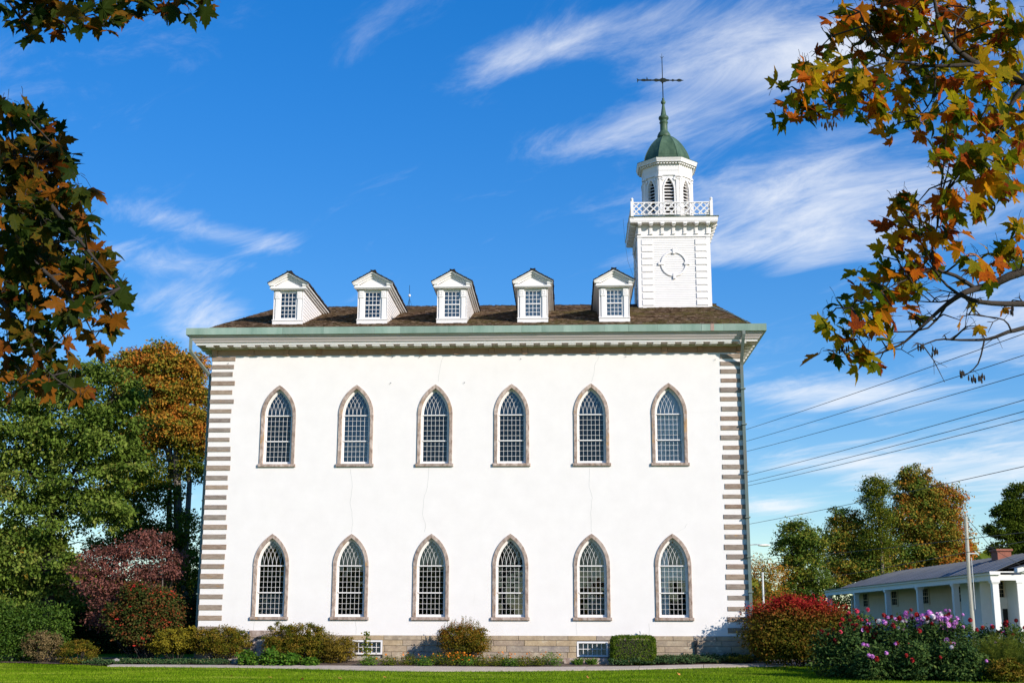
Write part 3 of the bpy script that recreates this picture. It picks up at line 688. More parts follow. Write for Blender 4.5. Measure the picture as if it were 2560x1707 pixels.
# ------- bell tower
TX, TY, TH = 21.80, 8.9, 1.845
TF = TY-TH                                  # front plane
tw = MB().box(TX-TH+.01, TX+TH-.01, TF+.01, TY+TH-.01, 16.6, 21.95).build('tower', M['paint'], T)
def four(fn):
    """run fn for the four sides: rotation about the tower axis"""
    for k in range(4): fn(k, Matrix.Translation((TX, TY, 0)) @ Matrix.Rotation(k*math.pi/2, 4, 'Z'))
def lk(name, me, parent, mw):
    o = link(name, me, parent); o.matrix_local = mw; return o
cb = MB(); n = 46; dz = (21.22-16.9)/n      # one side of lapped boards, tower axis at the origin
for k in range(n):
    z0 = 16.9+dz*k; y0 = -TH-.022; y1 = -TH-.002
    cb.add([(-TH+.1, y0, z0), (TH-.1, y0, z0), (TH-.1, y1, z0+dz), (-TH+.1, y1, z0+dz), (-TH+.1, y1+.012, z0), (TH-.1, y1+.012, z0)], [(0, 1, 2, 3), (0, 4, 5, 1)])
me_cb = cb.mesh('clapboards', M['paint'])
me_cor = MB().box(-TH-.03, -TH+.18, -TH-.03, -TH+.18, 16.7, 21.26).mesh('corner_board', M['paint'])
me_q = MB().bevbox(-.29, .29, -.05, .0, -.142, .142, .008).mesh('wood_quoin', M['paint'])
me_fr = MB().box(-TH-.025, TH+.025, -TH-.03, -TH+.02, 21.26, 21.92).box(-TH-.05, TH+.05, -TH-.06, -TH-.031, 21.235, 21.30).mesh('tower_frieze', M['paint'])
me_br = MB().bevbox(-.085, .085, -.055, 0, 21.42, 21.80, .008).box(-.10, .10, -.075, 0, 21.385, 21.42).box(-.045, -.035, -.062, -.05, 21.44, 21.78).box(.0, .01, -.062, -.05, 21.44, 21.78).mesh('bracket', M['paint'])
me_md = MB().box(-.10, .10, -.40, -.03, 21.845, 21.925).box(-.075, .075, -.34, -.05, 21.79, 21.846).mesh('modillion', M['paint'])
ring = MB(); pr = [(.575, -.02), (.575, -.05), (.605, -.062), (.63, -.05), (.66, -.062), (.695, -.045), (.695, -.02)]
nr = 40; ring.v = [(r*math.cos(2*math.pi*k/nr), y, r*math.sin(2*math.pi*k/nr)) for r, y in pr for k in range(nr)]
ring.f = [(i*nr+k, (i+1)*nr+k, (i+1)*nr+(k+1) % nr, i*nr+(k+1) % nr) for i in range(len(pr)-1) for k in range(nr)]
me_rg = ring.mesh('clock_ring', M['paint'], True)
me_ky = MB().bevbox(-.065, .065, -.085, 0, .52, .81, .008).mesh('keystone', M['paint'])
def side(k, mw):
    lk('clapboards', me_cb, tw, mw); lk('corner_board', me_cor, tw, mw); lk('tower_frieze', me_fr, tw, mw)
    for i in range(7): lk('bracket', me_br, tw, mw @ Matrix.Translation((-TH+.085+i*(2*TH-.17)/6, -TH-.03, 0))); lk('modillion', me_md, tw, mw @ Matrix.Translation((-TH+.085+i*(2*TH-.17)/6, -TH-.03, 0)))
    for i in range(11):
        for s in (-1, 1): lk('wood_quoin', me_q, tw, mw @ Matrix.Translation((s*(TH-.46), -TH-.005, 17.2+.358*i+.18)))
    if k in (0, 3):
        lk('clock_ring', me_rg, tw, mw @ Matrix.Translation((-.02, -TH-.005, 19.80)))
        for a in range(4): lk('keystone', me_ky, tw, mw @ Matrix.Translation((-.02, -TH-.012, 19.80)) @ Matrix.Rotation(a*math.pi/2, 4, 'Y'))
four(side)
def sq_sweep(prof, name, m, parent, cx=TX, cy=TY):
    b = MB()
    for h, z in prof: b.v += [(cx-h, cy-h, z), (cx+h, cy-h, z), (cx+h, cy+h, z), (cx-h, cy+h, z)]
    n_ = len(prof); b.f = [(4*i+k, 4*i+(k+1) % 4, 4*i+4+(k+1) % 4, 4*i+4+k) for i in range(n_-1) for k in range(4)]+[(3, 2, 1, 0), tuple(4*n_-4+k for k in range(4))]
    return b.build(name, m, parent)
tc_ = sq_sweep([(TH+.03, 21.925), (TH+.40, 21.93), (TH+.40, 21.96), (TH+.42, 22.0), (TH+.42, 22.18), (TH+.46, 22.215)], 'tower_cornice', M['paint'], T)
sq_sweep([(TH+.47, 22.216), (TH+.47, 22.245), (TH+.2, 22.28)], 'deck_sheet', M['domecopper'], tc_)
# balustrade
BH = 2.05; BX = TX-.08
bal = MB().box(BX-BH, BX+BH, TY-BH-.03, TY-BH+.03, 22.39, 22.43).build('balustrade', M['paint'], T)
me_rail = MB().box(-BH, BH, -BH-.045, -BH+.045, 23.02, 23.08).mesh('top_rail', M['paint'])
me_rl2 = MB().box(-BH, BH, -BH-.03, -BH+.03, 22.39, 22.43).mesh('bottom_rail', M['paint'])
me_po = MB().box(-.075, .075, -.075, .075, 22.28, 23.12).lathe([(.085, 23.12), (.085, 23.15), (.04, 23.17), (.07, 23.21), (.078, 23.25), (.06, 23.30), (.02, 23.325)], 10).mesh('post', M['paint'], False)
Hs = 23.02-22.43
me_s1 = MB().tube([(-Hs/2, -.02, -Hs/2), (Hs/2, -.02, Hs/2)], .040, 4).mesh('slat', M['paint']); me_s2 = MB().tube([(-Hs/2, .02, Hs/2), (Hs/2, .02, -Hs/2)], .040, 4).mesh('slat', M['paint'])
me_h1 = MB().tube([(-Hs/4, -.02, -Hs/4), (Hs/4, -.02, Hs/4)], .040, 4).mesh('slat', M['paint']); me_h2 = MB().tube([(-Hs/4, .02, Hs/4), (Hs/4, .02, -Hs/4)], .040, 4).mesh('slat', M['paint'])
def bside(k, mw):
    mw = Matrix.Translation((BX-TX, 0, 0)) @ mw
    lk('top_rail', me_rail, bal, mw)
    if k: lk('bottom_rail', me_rl2, bal, mw)
    lk('post', me_po, bal, mw @ Matrix.Translation((-BH, -BH, 0)))
    n_ = 9; st = (2*BH-.15-Hs)/n_
    for i in range(n_+1):
        for me in (me_s1, me_s2): lk('slat', me, bal, mw @ Matrix.Translation((-BH+.075+Hs/2+st*i, -BH, (22.43+23.02)/2)))
    zc = (22.43+23.02)/2
    for s in (-1, 1):
        x_ = s*(BH-.075-Hs/4)
        lk('slat', me_h1 if s > 0 else me_h2, bal, mw @ Matrix.Translation((x_, -BH, 22.43+Hs/4))); lk('slat', me_h2 if s > 0 else me_h1, bal, mw @ Matrix.Translation((x_, -BH, 23.02-Hs/4)))
four(bside)
# octagonal belfry
OX = TX-.12; AP = 1.27                       # apothem
SD = AP*math.tan(math.pi/8)                  # half a side
RO = AP/math.cos(math.pi/8)
bf = MB().lathe([(RO-.45, 22.25), (RO-.45, 25.3)], 8, (OX, TY), math.pi/8).build('belfry', M['dark'], T)
def lancet(w, z0, zs, rise, n_=7):
    c = (rise*rise-w*w)/(2*w); R = w+c; t1 = math.acos(c/R)
    r = [(R*math.cos(t1*i/n_)-c, zs+R*math.sin(t1*i/n_)) for i in range(n_+1)]
    return [(-w, z0), (w, z0)]+r+[(-x, z) for x, z in reversed(r[:-1])]
LO = lancet(.26, 22.45, 24.02, .66)
fc = MB(); ou = [Vector((-SD, 22.25, 0)), Vector((SD, 22.25, 0)), Vector((SD, 25.5, 0)), Vector((-SD, 25.5, 0))]; hl = [Vector((x, z, 0)) for x, z in LO]
fc.add([(p.x, -AP, p.y) for p in ou+hl], [tuple(t) for t in tessellate_polygon([ou, hl])])
l2 = lancet(.258, 22.45, 24.02, .66); fc.strip(LO+[LO[0]], [(x*.999, z) for x, z in LO]+[LO[0]], -AP, -AP+.18)
lo3 = lancet(.335, 22.40, 24.03, .76); fc.strip(lo3+[lo3[0]], LO+[LO[0]], -AP-.05, -AP+.02)
fc.box(-SD, SD, -AP-.035, -AP+.02, 24.86, 25.10).box(-SD-.01, SD+.01, -AP-.06, -AP-.036, 24.83, 24.875).box(-SD, SD, -AP-.05, -AP-.0, 25.10, 25.42)
me_face = fc.mesh('belfry_face', M['paint'])
me_pil = MB().bevbox(-.075, .075, -.06, .02, 22.28, 24.62, .008).box(-.10, .10, -.08, .02, 24.62, 24.70).box(-.11, .11, -.09, .02, 24.76, 24.83).mesh('belfry_pilaster', M['paint'])
vo = MB()
for s in (-1, 1): vo.v += []
vol = MB(); pts = [(.0, 0)]
vol.lathe([(.09, -.05), (.09, .0)], 12)
vol.v = [(x, z, y) for x, y, z in vol.v]
me_vol = vol.mesh('volute', M['paint'])
me_lv = MB().add([(-.27, -.0, -.03), (.27, 0, -.03), (.27, .13, .06), (-.27, .13, .06), (-.27, 0, -.05), (.27, 0, -.05), (.27, .13, .04), (-.27, .13, .04)], [(0, 1, 2, 3), (4, 7, 6, 5), (0, 4, 5, 1)]).mesh('louver', M['paint'])
me_den = MB().box(-.045, .045, -.14, 0, 25.44, 25.52).mesh('dentil', M['paint'])
for k in range(8):
    mw = Matrix.Translation((OX, TY, 0)) @ Matrix.Rotation(k*math.pi/4, 4, 'Z')
    lk('belfry_face', me_face, bf, mw)
    for s in (-1, 1):
        lk('belfry_pilaster', me_pil, bf, mw @ Matrix.Translation((s*(SD-.085), -AP, 0)))
        lk('volute', me_vol, bf, mw @ Matrix.Translation((s*(SD-.20), -AP-.03, 24.64)))
    for i in range(12): lk('louver', me_lv, bf, mw @ Matrix.Translation((0, -AP+.03, 22.56+.18*i)))
    for i in range(8): lk('dentil', me_den, bf, mw @ Matrix.Translation((-SD-.02+i*(2*SD+.04)/7, -AP-.05, 0)))
k8 = 1/math.cos(math.pi/8)
bc = MB().lathe([((AP+.0)*k8, 25.40), ((AP+.06)*k8, 25.44), ((AP+.08)*k8, 25.525), ((AP+.27)*k8, 25.535), ((AP+.27)*k8, 25.60), ((AP+.29)*k8, 25.62), ((AP+.32)*k8, 25.70), ((AP+.33)*k8, 25.735)], 8, (OX, TY), math.pi/8).build('belfry_cornice', M['paint'], T)
MB().lathe([((AP+.34)*k8, 25.736), ((AP+.34)*k8, 25.76), (AP*k8, 25.80)], 8, (OX, TY), math.pi/8).build('cornice_sheet', M['domecopper'], bc)
# copper dome of eight curved gores, each of three sheets
dome = MB().lathe([(1.15*k8, 25.79), (1.1*k8, 25.9), (.3, 27.4)], 8, (OX, TY), math.pi/8).build('dome', M['domecopper'], T)
dp = [(1.24, 25.79), (1.215, 25.93), (1.18, 26.08), (1.13, 26.25), (1.06, 26.43), (.98, 26.60), (.89, 26.77), (.78, 26.95), (.66, 27.11), (.53, 27.26), (.40, 27.38), (.28, 27.47)]
for a, b in ((0, 3), (2, 6), (5, 11)):
    g = MB(); lift = {0: .0, 2: .012, 5: .02}[a]
    pr = [(r+lift*(1 if i else .6), z) for i, (r, z) in enumerate(dp[a:b+1])]
    for r, z in pr: h = r*math.tan(math.pi/8); g.v += [(-h, -r, z), (h, -r, z)]
    g.f = [(2*i, 2*i+1, 2*i+3, 2*i+2) for i in range(len(pr)-1)]+[]
    r0, z0 = pr[0]; h = r0*math.tan(math.pi/8); g.add([(-h, -r0+.02, z0), (h, -r0+.02, z0), (h, -r0, z0), (-h, -r0, z0)], [(0, 1, 2, 3)])
    me = g.mesh('copper_sheet', M['domecopper'])
    for k in range(8): lk('copper_sheet', me, dome, Matrix.Translation((OX, TY, 0)) @ Matrix.Rotation(k*math.pi/4, 4, 'Z'))
rib = MB()
rib.tube([(0, -r*k8-.006, z) for r, z in dp], .022, 5)
me = rib.mesh('dome_rib', M['domecopper'])
for k in range(8): lk('dome_rib', me, dome, Matrix.Translation((OX, TY, 0)) @ Matrix.Rotation(k*math.pi/4+math.pi/8, 4, 'Z'))
FX = OX-.09
fin = MB().lathe([(.30, 27.36), (.37, 27.46), (.375, 27.52), (.34, 27.62), (.30, 27.70), (.24, 27.78), (.205, 27.84), (.20, 28.22), (.215, 28.26), (.235, 28.29), (.235, 28.34), (.195, 28.37), (.20, 28.45), (.265, 28.51), (.28, 28.58), (.26, 28.65), (.18, 28.71), (.155, 28.76), (.065, 29.34), (.06, 29.37), (.10, 29.41), (.13, 29.47), (.13, 29.53), (.09, 29.60), (.05, 29.63), (.07, 29.67), (.065, 29.72), (.03, 29.77), (.02, 29.80)], 20, (FX, TY)).build('finial', M['domecopper'], T, True)
vane = MB().tube([(FX, TY, 29.7), (FX-.01, TY, 32.1), (FX-.01, TY, 32.4)], [.028, .02, .004], 6)
for s in (-1, 1): vane.tube([(FX-.01, TY, 32.08), (FX-.01+s*.10, TY, 32.22)], .010, 4)
vane = vane.build('weather_vane', M['iron'], T)
vz = 30.80
top = [(-1.42, .10), (-1.34, .03), (-1.22, .02), (-1.12, .06), (-1.02, .07), (-.90, .035), (-.86, .20), (-.82, .05), (-.72, .04), (-.66, .05), (-.60, .03), (-.50, .035), (-.36, .09), (-.26, .07), (-.18, .05), (-.08, .10), (.02, .13), (.14, .11), (.24, .06), (.34, .05), (.42, .02), (.50, .025), (.58, .07), (.66, .025), (.74, .02), (.80, .03), (.90, .08), (1.0, .07), (1.10, .02), (1.18, 0)]
bot = [(x, -abs(z)*.9-.006 if abs(x+.86) > .05 else -.05) for x, z in top]; bot[0] = (-1.40, -.16)
ar = MB().strip([(x, z) for x, z in top], [(x, z) for x, z in bot], -.02, .02)
ar = ar.build('arrow', M['iron'], vane); ar.location = (FX-.01, TY, vz); ar.rotation_euler = (0, R_(-2.2), R_(8))
MB().lathe([(.02, vz-.2), (.05, vz-.17), (.055, vz-.1), (.045, vz+.12), (.02, vz+.16)], 8, (FX-.01, TY)).build('vane_hub', M['iron'], vane)
MB().tube([(19.2, 6.9, 22.2), (19.3, 7.3, 21.0), (19.42, 7.2, 20.0), (19.75, 6.3, 18.6)], .007, 4).build('hanging_cable', M['wire'], T)
MB().tube([(TX-2.2, TY-2.35, 22.22), (TX-2.05, TY-2.25, 22.1), (TX-1.95, TY-1.92, 21.7), (TX-1.9, TY-1.89, 21.2)], .006, 4).build('hanging_cable', M['wire'], T)

# ---------------------------------------------------------------- porch house across the street
HA = Vector((44.29, 30.56, 0)); HD = Vector((-.0401, .9992, 0)); HN = Vector((.9992, .0401, 0))
H = thing('porch_house', HA, 'long cream clapboard house with a white columned porch and a grey metal roof', 'house', rz=math.atan2(-HD.x, HD.y))
# local axes: x = to the right (HN), y = along the porch (HD)
hw_ = MB().box(2.5, 11., 3., 43.9, -.3, 5.1).build('house_body', M['siding'], H)
def sidingpanel(x, y0, y1, z0, z1, axis, pitch=.2):
    """lapped boards on a wall facing -x (axis 0) or -y (axis 1)"""
    b = MB(); n_ = int((z1-z0)/pitch)
    for k in range(n_):
        a, c = z0+pitch*k, z0+pitch*(k+1)
        if axis == 0: b.add([(x-.06, y0, a), (x-.06, y1, a), (x-.008, y1, c), (x-.008, y0, c), (x, y0, a), (x, y1, a)], [(1, 0, 3, 2), (0, 1, 5, 4)])
        else: b.add([(y0, x-.035, a), (y1, x-.035, a), (y1, x-.008, c), (y0, x-.008, c), (y0, x, a), (y1, x, a)], [(0, 1, 2, 3), (0, 4, 5, 1)])
    return b
sidingpanel(2.5, 3., 43.9, .0, 5.0, 0).build('siding', M['siding'], hw_)
sidingpanel(3.0, 0.2, 2.9, 0, 5.0, 1).build('siding', M['paint'], hw_)
me_col = MB().box(-.26, .26, -.26, .26, 0, .3).box(-.20, .20, -.20, .20, .3, 4.35).box(-.24, .24, -.24, .24, 4.35, 4.42).box(-.28, .28, -.28, .28, 4.42, 4.56).mesh('porch_column', M['paint'])
for t in (45.7, 35.3, 25.1, 16.3, 7.95, .2): link('porch_column', me_col, H, (.2, t, 0))
link('porch_column', me_col, H, (2.3, 44.6, 0))
MB().box(-.05, .45, -.05, 46.5, 4.56, 4.92).box(-.12, 2.0, -.06, .40, 4.561, 4.921).box(-.2, .5, -.2, 46.7, 4.921, 5.06).box(.45, 2.6, .4, 46.4, 4.75, 4.9).build('entablature', M['paint'], H)
MB().box(-.2, 2.4, -.18, .3, 5.061, 5.14).build('porch_gutter', M['paint'], H)
MB().box(0, 2.5, 0, 46, -.2, .12).build('porch_floor', M['concrete'], H)
M['darkglass'] = pm('dark_window_glass', [(.3, (.012, .013, .014)), (.7, (.02, .021, .022))], 2, 2, .5, spec=.02)
wf = MB().box(-.06, .0, -.68, .68, -.72, -.60).box(-.06, 0, -.68, .68, .60, .72).box(-.06, 0, -.68, -.56, -.6, .6).box(-.06, 0, .56, .68, -.6, .6).box(-.05, .0, -.56, .56, -.03, .03)
for k in (-1, 1):
    wf.box(-.04, .0, k*.19-.008, k*.19+.008, -.6, -.03).box(-.04, 0, k*.19-.008, k*.19+.008, .03, .6)
for k in (-.31, .31): wf.box(-.042, .0, -.56, .56, k-.008, k+.008)
me_wf = wf.mesh('house_window', M['siding']); me_wg = MB().box(-.02, -.012, -.56, .56, -.6, .6).mesh('window_pane', M['darkglass']); me_wb = MB().box(-.011, -.006, -.56, .56, -.6, .6).mesh('dark_backing', M['dark'])
for t in (40.4, 30.75, 21.9, 13.45):
    o = link('house_window', me_wf, H, (2.45, t, 4.0)); o.scale = (1, 1.4, .98); link('window_pane', me_wg, o); link('dark_backing', me_wb, o)
o = link('house_window', me_wf, H, (1.53, 2.95, 4.05)); o.rotation_euler = (0, 0, math.pi/2); o.scale = (1, .46, .86); link('window_pane', me_wg, o); link('dark_backing', me_wb, o)
dh = MB().box(.85, 2.12, 2.82, 2.97, 3.05, 3.42).box(.75, 2.22, 2.75, 2.97, 3.42, 3.5).build('door_head', M['paint'], H)
ds_ = MB().box(.95, 2.1, 2.9, 2.97, .1, 3.04).build('house_door', M['paint'], H)
MB().box(1.25, 1.45, 2.885, 2.901, 1.2, 2.75).box(1.62, 1.95, 2.885, 2.901, 1.2, 2.75).build('door_light', M['dark'], ds_)
MB().box(1.02, 1.16, 2.6, 2.8, 2.95, 3.3).build('porch_lantern', M['rubber'], H)
wg = MB().box(1.95, 16., .0, 12., -.2, 5.1).build('gable_wing', M['paint'], H)
sidingpanel(0., 1.95, 16., 0, 5.0, 1).build('siding', M['paint'], wg)
MB().box(1.60, 1.97, -.06, .1, 0, 4.55).box(1.55, 2.0, -.1, .1, 4.4, 4.56).build('wing_pilaster', M['paint'], wg)
MB().prism([(1.9, 5.1), (16., 5.1), (9., 6.7)], .1, 5.).build('gable', M['paint'], wg)
MB().strip([(1.6, 5.06), (9., 6.75), (16.4, 5.06)], [(1.6, 5.36), (9., 7.05), (16.4, 5.36)], -.35, .2).build('rake_board', M['paint'], wg)
MB().strip([(1.6, 5.362), (9., 7.052), (16.4, 5.362)], [(1.6, 5.40), (9., 7.09), (16.4, 5.40)], -.4, 5.).build('wing_roof', M['metalroof'], wg)
# metal roof sheets with standing seams
rx0, rx1, rzb, rzt = .45, 5.2, 5.13, 6.72
ro = MB().add([(rx0, 1., rzb-.03), (rx0, 43.4, rzb-.03), (rx1, 38., rzt-.03), (rx1, 1., rzt-.03), (10., 43.4, rzb), (10, 1, rzb)], [(1, 0, 3, 2), (2, 3, 5, 4), (1, 2, 4)]).build('house_roof', M['metalroof'], H)
t = 1.; n_ = 38
for k in range(n_):
    a, b = 1.+42.4*k/n_, 1.+42.4*(k+1)/n_
    def topx(y): return rx1 if y <= 38 else rx1-(y-38)/5.4*(rx1-rx0)
    def q(y, f): xx = rx0+(topx(y)-rx0)*f; fr = (xx-rx0)/(rx1-rx0); return (xx, y, rzb+(rzt-rzb)*fr+.14*math.sin(math.pi*fr))
    m_ = MB(); nf = 5
    for i in range(nf+1): m_.v += [q(a, i/nf), q(b-.02, i/nf)]
    m_.f = [(2*i+1, 2*i, 2*i+2, 2*i+3) for i in range(nf)]
    m_.tube([(p[0], p[1], p[2]+.02) for p in (q(a, i/nf) for i in range(nf+1))], .035, 4)
    m_.build('roof_sheet', M['metalroof'], ro)
MB().box(-.3, .5, -.1, 46.9, 5.061, 5.11).build('porch_roof', M['metalroof'], H)
ch = MB().box(3.6, 4.6, 8.3, 9.6, 5.9, 6.95).box(3.5, 4.7, 8.2, 9.7, 6.95, 7.1).build('chimney', M['brick'], H)

# ---------------------------------------------------------------- poles, lamp, wires
p = thing('utility_pole', (38.36, 16.0, 0), 'weathered wooden utility pole in front of the porch house', 'utility pole')
MB().tube([(0, 0, -.2), (-.02, 0, 4), (-.06, -.3, 7.55)], [.125, .11, .095], 10).build('shaft', M['wood'], p)
MB().lathe([(.03, 7.2), (.05, 7.25), (.05, 7.38), (.02, 7.42)], 8, (.18, -.3)).tube([(-.06, -.3, 7.3), (.18, -.3, 7.22)], .02, 5).build('insulator', M['steel'], p)
MB().box(.08, .5, -.08, -.02, 5.5, 5.56).build('bracket_arm', M['steel'], p)
MB().tube([(.14, -.14, 2.5), (.12, -.2, 5.3)], .02, 5).build('conduit', M['steel'], p)
L = thing('street_lamp', (26.0, 20.2, 0), 'cobra head street lamp with a pale head beside the temple corner', 'street lamp')
MB().tube([(0, 0, -.1), (0, 0, 6.2)], [.1, .07], 8).build('lamp_post', M['steel'], L)
MB().tube([(0, 0, 6.0), (.5, 0, 6.2), (1.2, 0, 6.28), (1.5, 0, 6.28)], .03, 6).build('arm', M['steel'], L)
hd = MB(); hd.lathe([(.02, -.36), (.09, -.32), (.12, -.15), (.14, .05), (.12, .25), (.05, .36), (.01, .37)], 10); hd.v = [(z, y, x*.6) for x, y, z in hd.v]
hd.build('lamp_head', M['lampglass'], L, True, (1.8, 0, 6.24))
p = thing('sign_post', (27.7, 20.8, 0), 'thin pale metal post standing behind the red bush', 'post')
MB().tube([(0, 0, -.1), (.02, -.1, 4.6)], .06, 8).build('shaft', M['steel'], p)
MB().lathe([(.07, 4.6), (.07, 4.66), (.01, 4.7)], 8, (.02, -.1)).build('cap', M['steel'], p)
WIRES = [([31.95, 53.63, 18.22], [38.38, 5.3, 15.47], 'topmost thin power line rising to the right past the temple'), ([31.94, 53.86, 17.21], [38.59, 5.53, 14.52], 'second power line from the top, just under the topmost'),
         ([32.04, 54.05, 16.36], [38.58, 5.73, 13.62], 'third power line from the top, lowest of the upper three'), ([32.09, 54.51, 14.33], [38.57, 6.0, 12.38], 'fourth power line from the top, first below the gap'),
         ([32.09, 54.64, 13.75], [38.57, 6.12, 11.84], 'fifth power line from the top, middle of the lower three'), ([32.12, 54.71, 13.44], [38.56, 6.2, 11.48], 'sixth power line from the top, lowest of the lower three'),
         ([32.23, 55.44, 10.19], [38.55, 6.71, 9.21], 'lone power line that vanishes behind the tall orange tree'), ([32.28, 56.14, 7.07], [36.94, 7.38, 5.88], 'low power line crossing the crown of the small green tree'),
         ([32.33, 56.68, 4.63], [35.78, 7.5, 5.11], 'lowest power line, close above the porch house roof')]
for a, b, lb in WIRES:
    a, b = Vector(a), Vector(b); d = b-a; A, B = a-d*.35, b+d*.4; n_ = 14
    pts = [A+(B-A)*(i/n_)-Vector((0, 0, .25*4*(i/n_)*(1-i/n_)-.2)) for i in range(n_+1)]
    tag(MB().tube(pts, .021, 4).build('power_line', M['wire']), lb, 'power line', 'power lines across the right side')
tag(MB().tube([(38.5, 15.7, 7.3), (40., 17., 5.9), (43.0, 20., 4.8)], .015, 4).build('guy_wire', M['wire']), 'short wire slanting down right from the pole top', 'wire')
# ---------------------------------------------------------------- vegetation
HEM = [(-9.92, 3.0, 12.75, 1.73, 1.21, 1.22), (-7.6, 3.0, 13.21, 1.73, 1.21, 1.12), (-5.41, 3.0, 12.41, 1.32, 0.98, 1.22), (-10.14, 3.0, 10.42, 1.83, 1.28, 1.53), (-7.85, 3.0, 10.93, 2.24, 1.57, 1.53), (-5.58, 3.0, 10.4, 1.73, 1.22, 1.53), (-4.52, 3.0, 8.83, 1.12, 0.78, 0.92), (-9.73, 3.0, 8.12, 1.83, 1.28, 1.32), (-7.01, 3.0, 8.32, 1.93, 1.35, 1.32), (-5.64, 3.0, 6.88, 1.63, 1.14, 0.92), (-8.52, 3.0, 6.27, 1.83, 1.28, 1.22), (-9.85, 3.0, 4.74, 1.42, 1.0, 1.22), (-7.95, 3.0, 4.44, 1.42, 1.0, 0.92), (-13.13, 3.0, 12.56, 1.83, 1.47, 1.83), (-12.75, 3.0, 8.75, 1.83, 1.47, 1.83), (-12.17, 3.0, 5.05, 1.63, 1.47, 1.83), (-8.45, 4.0, 3.06, 1.24, 0.87, 1.03), (-10.11, 4.0, 2.86, 1.45, 1.01, 1.03), (-6.54, 4.0, 2.76, 1.03, 0.74, 0.93)]
ORA = [(-5.37, 9.0, 15.25, 1.46, 1.17, 0.94), (-6.99, 9.0, 14.79, 1.01, 0.81, 1.01), (-3.92, 9.0, 14.53, 1.01, 0.9, 1.12), (-5.73, 9.0, 13.49, 1.79, 1.43, 1.01), (-3.59, 9.0, 12.89, 1.01, 0.9, 1.12), (-4.46, 9.0, 11.73, 1.57, 1.26, 1.01), (-2.81, 9.0, 11.26, 0.67, 0.9, 1.12), (-6.05, 9.0, 11.28, 1.12, 0.9, 1.12)]
ORAG = [(-6.15, 9.0, 9.33, 1.46, 1.17, 1.23), (-3.65, 9.0, 9.89, 0.67, 0.72, 0.9), (-4.93, 9.0, 8.19, 1.23, 0.99, 0.78), (-6.96, 9.0, 7.63, 1.12, 0.9, 0.9), (-2.82, 9.0, 9.43, 0.45, 0.72, 0.9)]
BACK = [(-8.7, 13.0, 2.35, 2.14, 1.14, 1.43), (-6.31, 13.0, 2.36, 2.14, 1.14, 1.43), (-3.94, 13.0, 2.59, 1.43, 1.33, 1.67), (-11.07, 13.0, 1.89, 2.14, 1.14, 1.43), (-13.27, 13.0, 2.34, 2.14, 1.14, 1.43), (-15.69, 13.0, 2.34, 2.14, 1.14, 1.43)]
RHO = [(-7.48, -0.6, 1.28, 1.53, 0.92, 1.05), (-8.95, -0.6, 1.46, 1.34, 0.92, 1.15), (-6.45, -0.6, 1.65, 0.96, 0.69, 0.86), (-8.09, -0.6, 0.54, 1.15, 0.69, 0.67), (-5.99, -0.6, 0.73, 0.76, 0.46, 0.57)]
AZA = [(-6.41, -1.2, 0.7, 0.76, 0.68, 0.6), (-6.15, -1.2, 0.92, 0.47, 0.43, 0.42)]
MOU = [(-4.73, -1.3, 0.35, 0.72, 0.65, 0.53)]
DOG = [(-2.77, 1.2, 5.49, 0.89, 0.71, 0.32), (-3.24, 1.2, 4.9, 1.18, 0.95, 0.39), (-4.82, 1.2, 4.65, 1.09, 0.87, 0.36), (-1.81, 1.2, 4.55, 0.69, 0.55, 0.36), (-5.28, 1.2, 4.06, 1.09, 0.87, 0.36), (-3.77, 1.2, 3.97, 1.28, 1.03, 0.36), (-2.17, 1.2, 3.87, 0.99, 0.79, 0.32), (-4.82, 1.2, 3.29, 1.18, 0.95, 0.39), (-3.12, 1.2, 3.19, 1.09, 0.87, 0.39), (-3.87, 1.2, 2.52, 1.28, 1.03, 0.43), (-4.22, 1.2, 1.85, 1.09, 0.87, 0.43)]
BER = [(-2.25, 0.2, 2.51, 1.2, 0.84, 0.81), (-2.98, 0.2, 1.75, 1.12, 0.79, 0.74), (-1.64, 0.2, 2.13, 0.78, 0.7, 0.87), (-2.46, 0.2, 1.29, 1.07, 0.75, 0.58), (-1.41, 0.2, 1.48, 0.48, 0.54, 0.68)]
YEL = [(-0.83, -0.3, 0.96, 0.86, 0.78, 0.5), (-1.49, -0.3, 0.78, 0.54, 0.48, 0.38), (-0.26, -0.3, 0.93, 0.54, 0.48, 0.5)]
BRN = [(0.59, -0.6, 0.93, 0.67, 0.6, 0.54), (1.35, -0.6, 0.93, 0.76, 0.69, 0.61), (1.99, -0.6, 0.84, 0.5, 0.45, 0.54)]
BIG = [(4.07, -0.9, 1.04, 0.8, 0.56, 0.57), (4.92, -0.9, 1.09, 0.86, 0.6, 0.57), (5.58, -0.9, 0.95, 0.61, 0.43, 0.53), (3.81, -0.9, 0.58, 0.61, 0.43, 0.49), (4.75, -0.9, 0.59, 1.14, 0.8, 0.49), (5.69, -0.9, 0.5, 0.67, 0.47, 0.46)]
YEB = [(6.55, -1.0, 0.59, 0.65, 0.58, 0.49), (6.18, -1.0, 0.41, 0.47, 0.43, 0.38)]
RND = [(11.81, -1.0, 0.97, 0.99, 0.89, 0.72), (11.29, -1.0, 1.06, 0.57, 0.51, 0.46), (12.31, -1.0, 1.01, 0.53, 0.48, 0.49)]
BUR = [(24.76, -1.4, 1.54, 1.09, 0.78, 0.98), (25.77, -1.4, 1.81, 1.41, 0.85, 0.9), (26.84, -1.4, 1.55, 1.13, 0.75, 0.94), (25.18, -1.4, 0.92, 1.41, 0.85, 0.72), (26.44, -1.4, 0.87, 1.32, 0.79, 0.68), (27.44, -1.4, 1.11, 0.66, 0.68, 0.85)]
FERN = [(32.29, -7.5, 0.87, 1.0, 0.9, 0.75), (32.9, -7.5, 0.64, 0.84, 0.75, 0.84)]
FEB = [(31.59, -9.0, 0.22, 0.73, 0.66, 0.57)]
